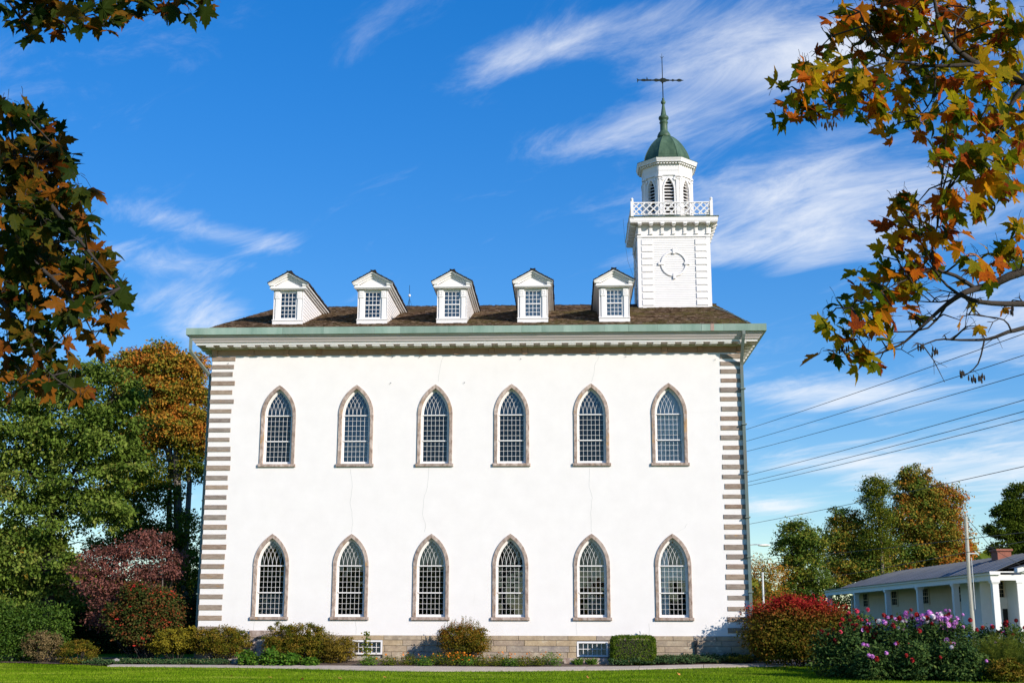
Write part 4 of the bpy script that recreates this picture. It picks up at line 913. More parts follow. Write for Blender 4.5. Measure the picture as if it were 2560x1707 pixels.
RT1 = [(33.41, 40.0, 8.19, 1.39, 1.25, 1.06), (32.62, 40.0, 7.09, 1.06, 0.95, 0.86), (34.23, 40.0, 7.22, 1.06, 0.95, 1.06), (33.4, 40.0, 5.94, 1.39, 1.25, 0.99), (34.63, 40.0, 4.93, 1.12, 1.01, 0.79), (33.08, 40.0, 4.61, 1.12, 1.01, 0.86), (33.86, 40.0, 4.14, 0.99, 0.89, 0.66)]
RT2a = [(41.56, 62.0, 11.18, 1.38, 1.24, 1.06), (40.87, 62.0, 9.4, 1.54, 1.39, 1.38), (42.47, 62.0, 9.8, 1.38, 1.24, 1.22), (41.74, 62.0, 7.24, 2.23, 2.01, 1.71), (43.67, 62.0, 6.85, 2.03, 1.83, 1.83), (40.69, 62.0, 6.07, 1.63, 1.46, 1.42)]
RT2b = [(44.09, 60.0, 13.84, 1.2, 1.08, 0.88), (43.75, 60.0, 12.58, 1.04, 0.93, 0.88), (44.24, 60.0, 11.02, 1.04, 0.93, 1.12), (43.73, 60.0, 9.08, 1.36, 1.22, 1.2)]
RT2c = [(48.75, 64.0, 15.31, 1.4, 1.26, 1.07), (47.96, 64.0, 13.76, 1.4, 1.26, 1.16), (49.33, 64.0, 13.15, 1.86, 1.67, 1.4), (51.12, 64.0, 12.95, 1.74, 1.56, 1.57), (47.79, 64.0, 11.13, 2.07, 1.86, 1.82), (50.35, 64.0, 10.53, 2.48, 2.23, 1.98), (51.83, 64.0, 8.93, 1.65, 1.49, 1.82), (47.4, 64.0, 8.13, 2.48, 2.23, 1.86), (50.52, 64.0, 7.34, 2.27, 2.05, 1.65)]
RT3 = [(58.86, 66.0, 13.74, 1.09, 0.98, 1.09), (57.83, 66.0, 12.1, 1.43, 1.29, 0.92), (59.07, 66.0, 11.48, 1.68, 1.51, 1.68), (57.37, 66.0, 10.47, 1.76, 1.59, 1.01), (59.67, 66.0, 9.05, 2.1, 1.89, 1.26), (57.62, 66.0, 8.56, 1.89, 1.7, 0.92)]
RSH = [(30.82, 38.0, 3.77, 1.13, 1.02, 0.71), (30.01, 38.0, 3.15, 0.97, 0.87, 0.71), (31.73, 38.0, 3.16, 1.3, 1.17, 0.58)]
ORAL = [(-5.52, 9.5, 5.98, 1.35, 1.08, 0.79), (-3.95, 9.5, 6.54, 0.9, 0.81, 1.02), (-6.6, 9.5, 6.66, 1.13, 0.9, 0.9), (-3.14, 9.5, 4.53, 0.68, 0.99, 1.24), (-7.56, 9.5, 5.53, 1.24, 0.99, 0.63), (-4.58, 9.5, 3.86, 1.13, 0.9, 0.9)]

def unit(v): return v/np.maximum(np.linalg.norm(v, axis=-1, keepdims=True), 1e-6)
def cloud(blobs, n, size, seed, per=26, spread=.22, shell=.5, up=.7, outw=.6, droop=0., asp=.55, tint=None, floor=None):
    """leaf quads gathered in clumps through the crown's ellipsoids; returns faces, tints, clump centres"""
    r = np.random.default_rng(seed); B = np.array(blobs, float); wt = (B[:, 3]*B[:, 4]*B[:, 5])**.75; wt /= wt.sum()
    nc = max(4, n//per); bi = r.choice(len(B), nc, p=wt)
    d = unit(r.normal(size=(nc, 3))); rad = shell+(1.06-shell)*r.random(nc)**.7
    cc = B[bi, :3]+d*rad[:, None]*B[bi, 3:]
    rm = np.minimum(B[bi, 3], B[bi, 5])
    ct = r.random(nc)
    ci = np.repeat(np.arange(nc), per); N = len(ci)
    sp = (spread*rm)[ci][:, None]
    P = cc[ci]+r.normal(size=(N, 3))*sp*np.array([1.15, 1.0, .6])
    if floor is not None: P[:, 2] = np.maximum(P[:, 2], floor+.04+.06*r.random(N))
    out = d[ci]
    nrm = unit(r.normal(size=(N, 3))*.75+np.array([0, 0, up])+out*outw)
    tip = unit(r.normal(size=(N, 3))*.9+out*.6-np.array([0, 0, droop])); tip = unit(tip-nrm*(tip*nrm).sum(1, keepdims=True)); sd_ = np.cross(nrm, tip)
    s = (size*r.uniform(.6, 1.35, N))[:, None]
    V = np.stack([P, P+tip*s*.45+sd_*s*asp*.5-nrm*s*.06, P+tip*s, P+tip*s*.45-sd_*s*asp*.5-nrm*s*.06], 1)
    t = .55*ct[ci]+.45*r.random(N)
    if tint is not None: t = np.clip(tint(P, t), 0, 1)
    return V, t, cc, bi
def foliage(name, parent, m, *a, **k):
    V, t, cc, bi = cloud(*a, **k); o = link(name, np_mesh(name, V, m, t), parent); return o, cc, bi
def limbs(base, trunk_top, blobs, cc, r0, seed, per_blob=3, bend=.25):
    """tapered trunk, a limb to each part of the crown and lighter boughs to clumps"""
    r = random.Random(seed); b = MB(); base = Vector(base); top = Vector(trunk_top); mid = base.lerp(top, .5)+Vector((r.uniform(-.2, .2), r.uniform(-.2, .2), 0))*bend*4
    b.tube([base-Vector((0, 0, .2)), base+Vector((0, 0, .15)), mid, top], [r0*1.5, r0*1.1, r0*.85, r0*.6], 9)
    C_ = [Vector(c) for c in cc]
    for i, bl in enumerate(blobs):
        c = Vector(bl[:3]); f = r.uniform(.5, .95); st = mid.lerp(top, f) if c.z > mid.z+.3 else base.lerp(mid, .85)
        m_ = st.lerp(c, .5)+Vector((r.uniform(-.15, .15), r.uniform(-.15, .15), r.uniform(.0, .25)))*(c-st).length*.35
        rr = r0*r.uniform(.28, .42); b.tube([st, m_, c], [rr, rr*.6, rr*.3], 6)
        near = sorted(C_, key=lambda q: (q-c).length)[:per_blob*3]
        for q in r.sample(near, min(per_blob, len(near))): b.tube([m_.lerp(c, .6), (c+q)/2+Vector((0, 0, .08)), q], [rr*.3, rr*.2, rr*.08], 4)
    return b
LM = {}
LM['hem'] = leafmat('grey_green_leaves', [(0, (.045, .085, .010)), (.5, (.135, .195, .028)), (.8, (.22, .275, .05)), (1, (.30, .26, .07))], .3, (.35, .5))
LM['orange'] = leafmat('orange_autumn_leaves', [(0, (0.080, 0.136, 0.019)), (.3, (0.208, 0.208, 0.026)), (.55, (0.400, 0.224, 0.029)), (.8, (0.544, 0.208, 0.029)), (1, (0.480, 0.128, 0.024))], .3, (.45, .9))
LM['darkgreen'] = leafmat('dark_green_leaves', [(0, (0.011, 0.025, 0.007)), (.6, (0.027, 0.054, 0.013)), (1, (0.054, 0.090, 0.018))], .25)
LM['mixed'] = leafmat('green_turning_orange_leaves', [(0, (0.046, 0.093, 0.016)), (.4, (0.116, 0.178, 0.025)), (.65, (0.264, 0.232, 0.031)), (.85, (0.449, 0.217, 0.031)), (1, (0.512, 0.139, 0.023))], .3, (.30, 1.0))
LM['olive'] = leafmat('olive_leaves', [(0, (.04, .07, .008)), (.5, (.11, .145, .014)), (.85, (.23, .20, .02)), (1, (.32, .19, .02))], .3, (.5, .5))
LM['burgundy'] = leafmat('burgundy_leaves', [(0, (.07, .04, .02)), (.35, (.17, .065, .05)), (.75, (.28, .115, .095)), (1, (.38, .10, .05))], .25, (.8, .5))
LM['berry'] = leafmat('berry_bush_leaves', [(0, (0.026, 0.054, 0.012)), (.5, (0.072, 0.090, 0.019)), (.72, (0.156, 0.072, 0.024)), (.9, (0.288, 0.072, 0.024)), (1, (0.456, 0.036, 0.024))], .25, (1.0, .6))
LM['yellow'] = leafmat('yellow_leaves', [(0, (.13, .13, .015)), (.5, (.30, .24, .022)), (1, (.44, .33, .035))], .35)
LM['rust'] = leafmat('rust_green_leaves', [(0, (.045, .07, .007)), (.35, (.12, .125, .012)), (.62, (.22, .155, .016)), (.86, (.32, .18, .028)), (1, (.40, .25, .05))], .3, (2.0, .6))
LM['tan'] = leafmat('tan_leaves', [(0, (.10, .08, .03)), (.5, (.25, .17, .075)), (1, (.36, .26, .12))], .3)
LM['rhodo'] = leafmat('rhododendron_leaves', [(0, (.020, .05, .006)), (.6, (.065, .125, .014)), (1, (.14, .20, .03))], .2, None, .5, .12)
LM['hedge'] = leafmat('boxwood_leaves', [(0, (.03, .065, .006)), (.5, (.09, .15, .012)), (.9, (.18, .22, .02)), (1, (.25, .25, .03))], .25)
LM['fresh'] = leafmat('fresh_green_leaves', [(0, (.035, .10, .01)), (.5, (.09, .20, .02)), (1, (.20, .27, .035))], .35)
LM['vinca'] = leafmat('ground_cover_leaves', [(0, (0.017, 0.044, 0.013)), (.5, (0.044, 0.094, 0.029)), (.9, (0.094, 0.143, 0.050)), (1, (0.187, 0.132, 0.055))], .2, (1.5, .4), .5, .12)
LM['burning'] = leafmat('burning_bush_leaves', [(0, (.045, .065, .008)), (.28, (.13, .115, .012)), (.5, (.22, .10, .018)), (.72, (.32, .035, .016)), (1, (.42, .02, .025))], .3)
LM['dahlia'] = leafmat('dahlia_leaves', [(0, (0.020, 0.045, 0.014)), (.5, (0.056, 0.105, 0.025)), (.9, (0.126, 0.182, 0.042)), (1, (0.210, 0.238, 0.049))], .25)
LM['fern'] = leafmat('feathery_green', [(0, (.06, .09, .010)), (.5, (.13, .17, .018)), (1, (.24, .24, .03))], .35)
LM['pinktip'] = leafmat('pink_tinged_leaves', [(0, (.04, .07, .006)), (.4, (.13, .125, .012)), (.7, (.26, .13, .015)), (.9, (.34, .12, .02)), (1, (.42, .07, .09))], .3, (1.2, .5))
LM['straw'] = leafmat('straw_stems', [(0, (.20, .15, .06)), (1, (.34, .27, .13))], .3)

def tree(name, base, top, blobs, n, size, m, label, r0, seed, group=None, bark='bark', per_blob=3, **k):
    t = thing(name, base, label, 'tree', group); lb = [(b[0]-base[0], b[1]-base[1], b[2]-base[2])+tuple(b[3:]) for b in blobs]
    tp = (top[0]-base[0], top[1]-base[1], top[2]-base[2])
    o, cc, bi = foliage('crown', t, m, lb, int(n*2.1), size*1.12, seed, **k)
    limbs((0, 0, 0), tp, lb, cc, r0, seed, per_blob).build('trunk', M[bark], t, True)
    return t, lb
def far(bs, Y1):                       # the same crowns built farther back, behind the house
    out = []
    for b in bs:
        k = (Y1-CAM.y)/(b[1]-CAM.y); out.append((CAM.x+(b[0]-CAM.x)*k, CAM.y+(b[1]-CAM.y)*k, CAM.z+(b[2]-CAM.z)*k, b[3]*k, b[4]*k, b[5]*k))
    return out
# left of the temple
ORA, ORAG, ORAL = far(ORA, 24), far(ORAG, 24), far(ORAL, 24)
t, lb = tree('green_tree', (-8.1, 3.6, .08), (-8.3, 3.2, 9.5), HEM, 44000, .17, LM['hem'], 'tall grey green tree with drooping sprays at the left edge', .30, 1, bark='barkdark', per=95, spread=.19, droop=.9, shell=.5, per_blob=5)
b = MB(); b.tube([(-3.2, .3, -.1), (-3.1, .2, 3), (-3.3, 0, 7.5), (-3.5, -.1, 10.)], [.24, .2, .15, .06], 8)
rr = random.Random(5)
for k in range(26):
    z = rr.uniform(2.2, 5.2); a = rr.uniform(-.5, 1.) if k % 2 else rr.uniform(2.4, 3.9); x0 = -3.15 if k < 14 else .0
    L_ = rr.uniform(1.2, 2.6); b.tube([(x0, .2, z), (x0+math.cos(a)*L_*.5, .2+math.sin(a)*L_*.5, z+.25), (x0+math.cos(a)*L_, .2+math.sin(a)*L_, z+.05)], [.045, .03, .01], 4)
b.build('trunk', M['barkdark'], t)
OB = (-8.55, 24.4, .08)
t, lb = tree('orange_tree', OB, (-9.0, 24, 13.), ORA, 33000, .18, LM['orange'], 'tall tree with an orange crown beside the temple corner', .36, 2, per=75, spread=.20, per_blob=5)
foliage('lower_crown', t, LM['olive'], [(q[0]-OB[0], q[1]-OB[1], q[2]-OB[2])+tuple(q[3:]) for q in ORAG+ORAL], 30000, .20, 22, per=26, spread=.28)
b = MB(); b.tube([(.6, -.4, -.2), (.68, -.4, 2.7), (.55, -.4, 5.5), (.5, -.25, 10.4), (-.25, -.25, 14.7)], [.32, .25, .2, .16, .07], 9); b.tube([(1.1, -.25, -.2), (1.17, -.4, 2.), (1.6, -.4, 4.4), (2.15, -.4, 7.1), (2.3, 0, 11)], [.3, .23, .2, .15, .07], 9)
b.tube([(.0, -.4, -.2), (-.3, -.4, 3.1), (-.6, -.25, 6.4), (-.9, 0, 11), (-1., 0, 14)], [.3, .25, .2, .14, .06], 9)
b.build('trunk', M['bark'], t, True)
for i, (q, lb_) in enumerate(zip(BACK, ('dark evergreen behind the burgundy tree', 'dark evergreen under the orange tree', 'dark evergreen hard against the temple corner', 'dark evergreen between the green tree trunk and the burgundy tree', 'dark evergreen low behind the rhododendron', 'dark evergreen past the left edge of the lawn'))):
    e = thing('evergreen_shrub', (q[0], q[1], .08), lb_, 'shrub', 'dark evergreens under the left trees')
    foliage('foliage', e, LM['darkgreen'], [(0, 0, 1.1, q[3]*1.1, q[4], 1.25), (.2, 0, 2.1, q[3]*.8, q[4]*.8, 1.2)], 13000, .17, 40+i, per=30, spread=.3)
    MB().tube([(0, 0, -.1), (0, 0, 2.4)], [.1, .04], 6).build('stem', M['barkdark'], e)
def shrub(name, x, y, blobs, n, size, m, label, seed, group=None, stems=7, spread=.17, cat='shrub', **k):
    k.setdefault('per', 46); k.setdefault('shell', .6); r_ = random.Random(seed*7)
    blobs = list(blobs)+[(b[0]+b[3]*r_.uniform(-.75, .75), b[1]-b[4]*.35, b[2]+b[5]*r_.uniform(.35, .8), b[3]*.42, b[4]*.42, b[5]*.42) for b in blobs for _ in (0, 1)]*(len(blobs) < 8)
    z = gz(x, y); t = thing(name, (x, y, z), label, cat, group); lb = [(b[0]-x, b[1]-y, b[2]-z)+tuple(b[3:]) for b in blobs]
    o, cc, bi = foliage('foliage', t, m, lb, int(n*1.9), size*1.12, seed, spread=spread, floor=.0, **k)
    r = random.Random(seed); st = MB(); C_ = list(cc)
    for i in range(stems*2):
        c = Vector(r.choice(C_)); a = Vector((c.x*.25+r.uniform(-.06, .06), c.y*.25+r.uniform(-.06, .06), -.05)); mm = a.lerp(c, .55)+Vector((0, 0, .06)); q = .026 if i < stems else .014
        st.tube([a, mm, c], [q, q*.7, q*.3], 5)
    st.build('stems', M['barkdark'], t); return t, lb
shrub('rhododendron', -7.2, -.7, RHO, 7500, .13, LM['rhodo'], 'broad dark green rhododendron at the left end of the bed', 3, per=18, spread=.22, asp=.36)
shrub('azalea', -6.35, -1.25, AZA, 3600, .055, LM['tan'], 'small tan brown azalea in front of the rhododendron', 4)
t, lb = shrub('mounded_shrub', -4.73, -1.3, MOU, 4200, .05, LM['rust'], 'low clipped dome shaped shrub left of the stone', 5, spread=.14, shell=.8)
t, lb = shrub('burgundy_tree', -2.7, 1.0, DOG, 11000, .105, LM['burgundy'], 'small tree with layered burgundy leaves in front of the orange tree', 6, cat='tree', stems=12, per=16, spread=.42, droop=.8)
b = MB()
for dx, dy, h in ((-.15, 0, 3.6), (.1, .1, 4.2), (.3, -.05, 3.9), (.0, .2, 4.4)): b.tube([(dx*.4+.3, dy, -.1), (dx+.35, dy, 1.2), (dx*2.5, dy*2, 2.6), (dx*4-.5, dy*2, h)], [.075, .06, .045, .015], 6)
b.build('trunk', M['bark'], t)
t, lb = shrub('berry_bush', -2.0, .1, BER, 11000, .10, LM['berry'], 'dense dark bush dotted with red berries by the temple corner', 7, per=22, spread=.24)
r = np.random.default_rng(9); bb = np.array(lb); bm = MB()
for k in range(46):
    q = bb[r.integers(len(bb))]; d = unit(r.normal(size=3)+np.array([.35, -.8, .5])); c = q[:3]+d*q[3:]*1.02
    for j in range(3): bm.lathe([(.001, c[2]-.035), (.035, c[2]), (.001, c[2]+.035)], 5, (c[0]+r.normal()*.05, c[1]+r.normal()*.05), closed=False)
M['berry'] = pm('red_berries', [(.3, (.42, .02, .018)), (.7, (.55, .04, .03))], 3, 2, .35)
o = bm.build('berries', M['berry'], t); o['kind'] = 'stuff'
shrub('yellow_shrub', -.8, -.3, YEL, 5000, .065, LM['yellow'], 'bright yellow shrub at the foot of the left temple corner', 8, stems=9)
shrub('rust_shrub', 1.25, -.6, BRN, 9000, .058, LM['rust'], 'rounded rusty green shrub between the yellow shrub and the cellar door', 10, stems=9)
shrub('large_shrub', 4.8, -.9, BIG, 15000, .06, LM['rust'], 'big billowing rusty green shrub hiding the cellar door', 11, stems=12)
shrub('golden_shrub', 6.5, -1.0, YEB, 5200, .055, leafmat('golden_leaves', [(0, (.10, .09, .012)), (.5, (.22, .155, .02)), (1, (.34, .22, .03))], .3), 'small golden shrub on the right side of the big billowing shrub', 12)
t, lb = shrub('round_shrub', 11.8, -1.0, RND, 8500, .07, LM['pinktip'], 'round bushy shrub with upright shoots and pink tips below the third window', 13, stems=12, asp=.4, tint=lambda P, t: t*.75+.28*np.clip((P[:, 2]-.5)/1.2, 0, 1))
r = random.Random(3); V = []; tt = []; st = MB()
for k in range(34):
    a, u = r.uniform(0, 6.28), r.uniform(.2, 1); x, y = math.cos(a)*u*1.0, math.sin(a)*u*.8; z = .9+.75*math.sqrt(max(0, 1-u*u*.8)); h = r.uniform(.15, .42)
    st.tube([(x*.9, y*.9, z-.2), (x, y, z+h)], [.008, .004], 4)
    for j in range(12):
        q = Vector((x, y, z+h*(j/11)-.03)); dd = Vector((r.uniform(-1, 1), r.uniform(-1, 1), .5)).normalized()*.085; s_ = dd.cross(Vector((0, 0, 1))).normalized()*.016
        V.append([q, q+dd*.5+s_, q+dd, q+dd*.5-s_]); tt.append(r.uniform(.35, .95))
link('shoots', np_mesh('shoots', np.array(V), LM['pinktip'], tt), t); st.build('shoot_stems', M['stem'], t)
# clipped boxwood: a rounded block of small leaves
def box_hedge():
    t = thing('clipped_hedge', (18.93, -1.0, gz(18.9, -1)), 'clipped rectangular green hedge block under the fifth window', 'hedge'); r = np.random.default_rng(14); N = 17000
    P = r.uniform(-1, 1, (N, 3)); ax = r.integers(0, 3, N); sg = np.where(r.random(N) < .5, -1, 1); P[np.arange(N), ax] = sg*(1-.12*r.random(N)**2)
    nrm0 = np.zeros((N, 3)); nrm0[np.arange(N), ax] = sg
    e = np.abs(P)**6; k_ = (e.sum(1))**(1/6); P = P/np.maximum(k_, .95)[:, None]*(1+.035*np.sin(P[:, [0]]*9+P[:, [2]]*7)*np.cos(P[:, [1]]*8)); P = P*np.array([.93, .55, .575])+np.array([0, 0, .60]); P += r.normal(size=(N, 3))*.018
    lump = np.sin(P[:, 0]*11+1)*np.sin(P[:, 2]*13)*.5+.5
    nrm = unit(nrm0+r.normal(size=(N, 3))*.8); tip = unit(np.cross(nrm, r.normal(size=(N, 3)))); sd_ = np.cross(nrm, tip); s = (.05*r.uniform(.7, 1.4, N))[:, None]
    V_ = np.stack([P, P+tip*s*.5+sd_*s*.3, P+tip*s, P+tip*s*.5-sd_*s*.3], 1)
    link('foliage', np_mesh('foliage', V_, LM['hedge'], np.clip(.35*lump+.6*r.random(N), 0, 1)), t)
    MB().box(-.78, .78, -.42, .42, .12, 1.0).build('twig_mass', M['barkdark'], t)
box_hedge()
# burning bush in front of the right corner
t, lb = shrub('burning_bush', 25.9, -1.4, BUR, 30000, .10, LM['burning'], 'broad burning bush turning crimson on top beside the right corner', 15, stems=16, per=22, spread=.24, tint=lambda P, t: t*.55+.60*np.clip((P[:, 2]-1.75)/.9, 0, 1)+.05*np.sin(P[:, 0]*2.3))
# ground cover strips
def cover(name, x0, x1, yf, depth, hgt, n, size, m, label, seed, tint=None):
    r = np.random.default_rng(seed); x = r.uniform(x0, x1, n); f = np.array([yf(a) for a in x]); u = r.random(n); y = f+u*depth
    h = hgt*(.55+.45*np.sin(np.pi*np.clip(u*1.0+.1, 0, 1)))*(.8+.2*np.sin(x*5+y*7))*r.uniform(.5, 1.05, n)
    P = np.stack([x, y, np.array([gz(a, b_) for a, b_ in zip(x, y)])+.03+h], 1)
    nrm = unit(r.normal(size=(n, 3))*.6+np.array([.1, -.35, .8])); tip = unit(np.cross(nrm, r.normal(size=(n, 3)))); sd_ = np.cross(nrm, tip); s = (size*r.uniform(.6, 1.4, n))[:, None]
    V_ = np.stack([P, P+tip*s*.5+sd_*s*.28, P+tip*s, P+tip*s*.5-sd_*s*.28], 1); t_ = r.random(n)
    if tint: t_ = tint(P, t_)
    return tag(link(name, np_mesh(name, V_, m, t_), None), label, 'ground cover', None, 'stuff')
cover('ground_cover', -5.2, 1.9, lambda x: bedfront(x)+.05, 1.0, .20, 13000, .07, LM['vinca'], 'dark ivy like ground cover along the bed at the left', 16)
cover('ground_cover', 17.9, 24.6, lambda x: bedfront(x)+.12, 1.35, .36, 19000, .075, LM['vinca'], 'bushy ground cover between the clipped hedge and the burning bush', 17)
cover('ground_cover', 22.9, 24.0, lambda x: bedfront(x)+.10, .5, .36, 1100, .08, LM['yellow'], 'patch of yellow leaves in the ground cover by the right corner', 18)
cover('leaf_litter', -3.6, 1.0, lambda x: bedfront(x)+.7, 1.6, .03, 2600, .07, LM['rust'], 'fallen rusty leaves under the burgundy tree', 19)
# fresh green plants by the cellar door, flowers in the bed
def clump(name, x, y, n, size, h, w_, m, label, cat, group, seed, asp=.7):
    t = thing(name, (x, y, gz(x, y)+.02), label, cat, group)
    o, cc, bi = foliage('leaves', t, m, [(0, 0, h*.5, w_, w_*.8, h*.55)], int(n*1.6), size, seed, per=8, spread=.35, asp=asp, up=1.0, floor=0.)
    r = random.Random(seed); st = MB()
    for k in range(10): c = Vector(r.choice(list(cc))); st.tube([(0, 0, -.02), (c.x*.6, c.y*.6, c.z*.7), c], [.012, .009, .004], 4)
    st.build('stems', M['stem'], t); return t
for i, (x, w_, h, lb_) in enumerate(((2.75, .38, .5, 'bright green leafy clump nearest the cellar door jamb'), (3.7, .42, .62, 'tallest bright green clump in front of the big billowing shrub'), (4.5, .4, .45, 'bright green clump under the middle of the big billowing shrub'), (5.4, .3, .26, 'low bright green clump at the right foot of the big billowing shrub'))):
    clump('leafy_plant', x, -1.95, 420, .14, h, w_, LM['fresh'], lb_, 'plant', 'bright green plants by the cellar door', 60+i)
M['marigold'] = pm('orange_petals', [(.3, (.62, .17, .008)), (.7, (.78, .27, .012))], 5, 2, .6)
def flowerhead(r=.04, n=7, layers=2):
    b = MB()
    for L_ in range(layers):
        for k in range(n):
            a = 2*math.pi*(k+.5*L_)/n; c, s = math.cos(a), math.sin(a); q = r*(1-.25*L_); z = .012*L_
            b.add([(0, 0, z+.01), (c*q*.6-s*q*.3, s*q*.6+c*q*.3, z+.014), (c*q, s*q, z), (c*q*.6+s*q*.3, s*q*.6-c*q*.3, z+.014)], [(0, 1, 2, 3)])
    return b
me_mg = flowerhead().mesh('bloom', M['marigold'])
mg = [(7.9, 4, 'marigold plant at the foot of the climbing stem'), (8.7, 3, 'marigold plant just right of the climbing stem'), (9.5, 5, 'marigold plant midway between the climbing stem and the round shrub'), (10.2, 5, 'marigold plant left of the shadow of the round shrub'),
      (10.75, 7, 'marigold plant at the left foot of the round shrub'), (11.45, 26, 'marigold plant full of orange blooms under the round shrub'), (12.05, 18, 'marigold plant with many blooms at the right foot of the round shrub'), (12.65, 6, 'marigold plant just right of the round shrub'),
      (13.25, 7, 'marigold plant with tall blooms below the fourth window'), (13.75, 9, 'marigold plant in the middle of the open bed'), (14.3, 5, 'marigold plant in the open bed, third from the window well'), (14.9, 5, 'marigold plant in the open bed, second from the window well'), (15.5, 6, 'marigold plant next to the window well curb')]
rm_ = random.Random(31)
for i, (x, nb, lb_) in enumerate(mg):
    y = -1.75+rm_.uniform(-.2, .2); t = clump('marigold_plant', x, y, 520, .075, rm_.uniform(.32, .5), .36, LM['olive'] if i % 3 else LM['fresh'], lb_, 'flower', 'marigolds in the bed along the foundation', 70+i, .4)
    for k in range(nb):
        o = link('bloom', me_mg, t, (rm_.uniform(-.36, .36), rm_.uniform(-.35, .15), rm_.uniform(.22, .56))); o.rotation_euler = (rm_.uniform(.3, 1.1), rm_.uniform(-.4, .4), rm_.uniform(0, 6)); s_ = rm_.uniform(.8, 1.4); o.scale = (s_, s_, s_)
for i, (x, lb_) in enumerate(((16.6, 'grassy tuft at the left of the window well'), (17.15, 'grassy tuft in front of the cellar window'))):
    t = thing('grass_tuft', (x, -1.35, gz(x, -1.35)+.02), lb_, 'plant', 'tufts by the window well'); rr = random.Random(i); V = []
    for k in range(90):
        a = rr.uniform(0, 6.28); L_ = rr.uniform(.15, .42); d = Vector((math.cos(a)*.5, math.sin(a)*.5, 1)).normalized(); q = Vector((rr.gauss(0, .1), rr.gauss(0, .06), 0)); s_ = Vector((-math.sin(a), math.cos(a), 0))*.008
        V.append([q-s_, q+s_, q+d*L_*.6+s_*.6, q+d*L_+Vector((math.cos(a)*.06, math.sin(a)*.06, -.03))])
    link('blades', np_mesh('blades', np.array(V), LM['fresh'], np.random.default_rng(i).random(len(V))), t)
# hollyhock stem against the wall
t = thing('climbing_stem', (7.6, -1.0, gz(7.6, -1)), 'tall leafy hollyhock stem in front of the small cellar window', 'plant')
MB().tube([(0, 0, -.05), (.03, 0, .5), (-.02, 0, 1.0), (.02, 0, 1.34)], [.02, .016, .012, .005], 5).build('stem', M['stem'], t)
rr = np.random.default_rng(4); zz_ = rr.random(190)**1.2*1.3; wd_ = .30*(1-zz_/1.5)+.05; P = np.stack([rr.normal(size=190)*wd_*.6, rr.normal(size=190)*wd_*.4, zz_+.02], 1)
nrm = unit(rr.normal(size=(190, 3))*.6+np.array([.2, -.6, .5])); tip = unit(np.cross(nrm, rr.normal(size=(190, 3)))); sd_ = np.cross(nrm, tip); s = rr.uniform(.07, .12, (190, 1))
link('leaves', np_mesh('leaves', np.stack([P, P+tip*s*.5+sd_*s*.45, P+tip*s, P+tip*s*.5-sd_*s*.45], 1), LM['olive'], rr.random(190)), t)
# field stone
rk = MB().lathe([(.02, 0), (.15, .02), (.17, .10), (.13, .19), (.05, .235), (.01, .24)], 9); q = random.Random(2); rk.v = [(x*1.05+q.uniform(-.02, .02), y*.8+q.uniform(-.02, .02), z+q.uniform(-.015, .015)) for x, y, z in rk.v]
tag(rk.build('field_stone', M['rock'], None, False, (-2.95, -1.62, gz(-2.95, -1.6))), 'pale pointed stone lying in the ground cover', 'stone')

# dahlia bed at the right
def pompon(r, m, n=9):
    b = MB()
    for li, (el, nn_) in enumerate(((-.5, n), (-.05, n), (.45, n-1), (.9, n-3), (1.3, 3))):
        for k in range(nn_):
            a = 2*math.pi*(k+.5*(li % 2))/nn_; d = Vector((math.cos(a)*math.cos(el), math.sin(a)*math.cos(el), math.sin(el))); s_ = Vector((-math.sin(a), math.cos(a), 0))*r*.30; u_ = d.cross(s_.normalized())
            b.add([d*r*.35, d*r*.8+s_+u_*r*.05, d*r*1.05, d*r*.8-s_+u_*r*.05], [(0, 1, 2, 3)])
    b.lathe([(.01, -r*.6), (r*.5, -r*.3), (r*.6, 0), (r*.5, r*.35), (.01, r*.6)], 8)
    return b.mesh('bloom', m)
M['dred'] = pm('dark_red_petals', [(.3, (.22, .006, .008)), (.7, (.36, .012, .014))], 12, 3, .6, rnd=.3)
M['dpink'] = pm('orchid_pink_petals', [(.3, (.52, .17, .50)), (.7, (.66, .30, .62))], 12, 3, .6, rnd=.2)
M['dwhite'] = pm('white_petals', [(.3, (.66, .58, .64)), (.7, (.78, .72, .74))], 12, 3, .6)
M['dros'] = pm('rose_red_petals', [(.3, (.50, .03, .07)), (.7, (.62, .05, .10))], 12, 3, .6)
PB = {k: pompon(.088, M[k]) for k in ('dred', 'dpink', 'dwhite', 'dros')}
rd = random.Random(77)
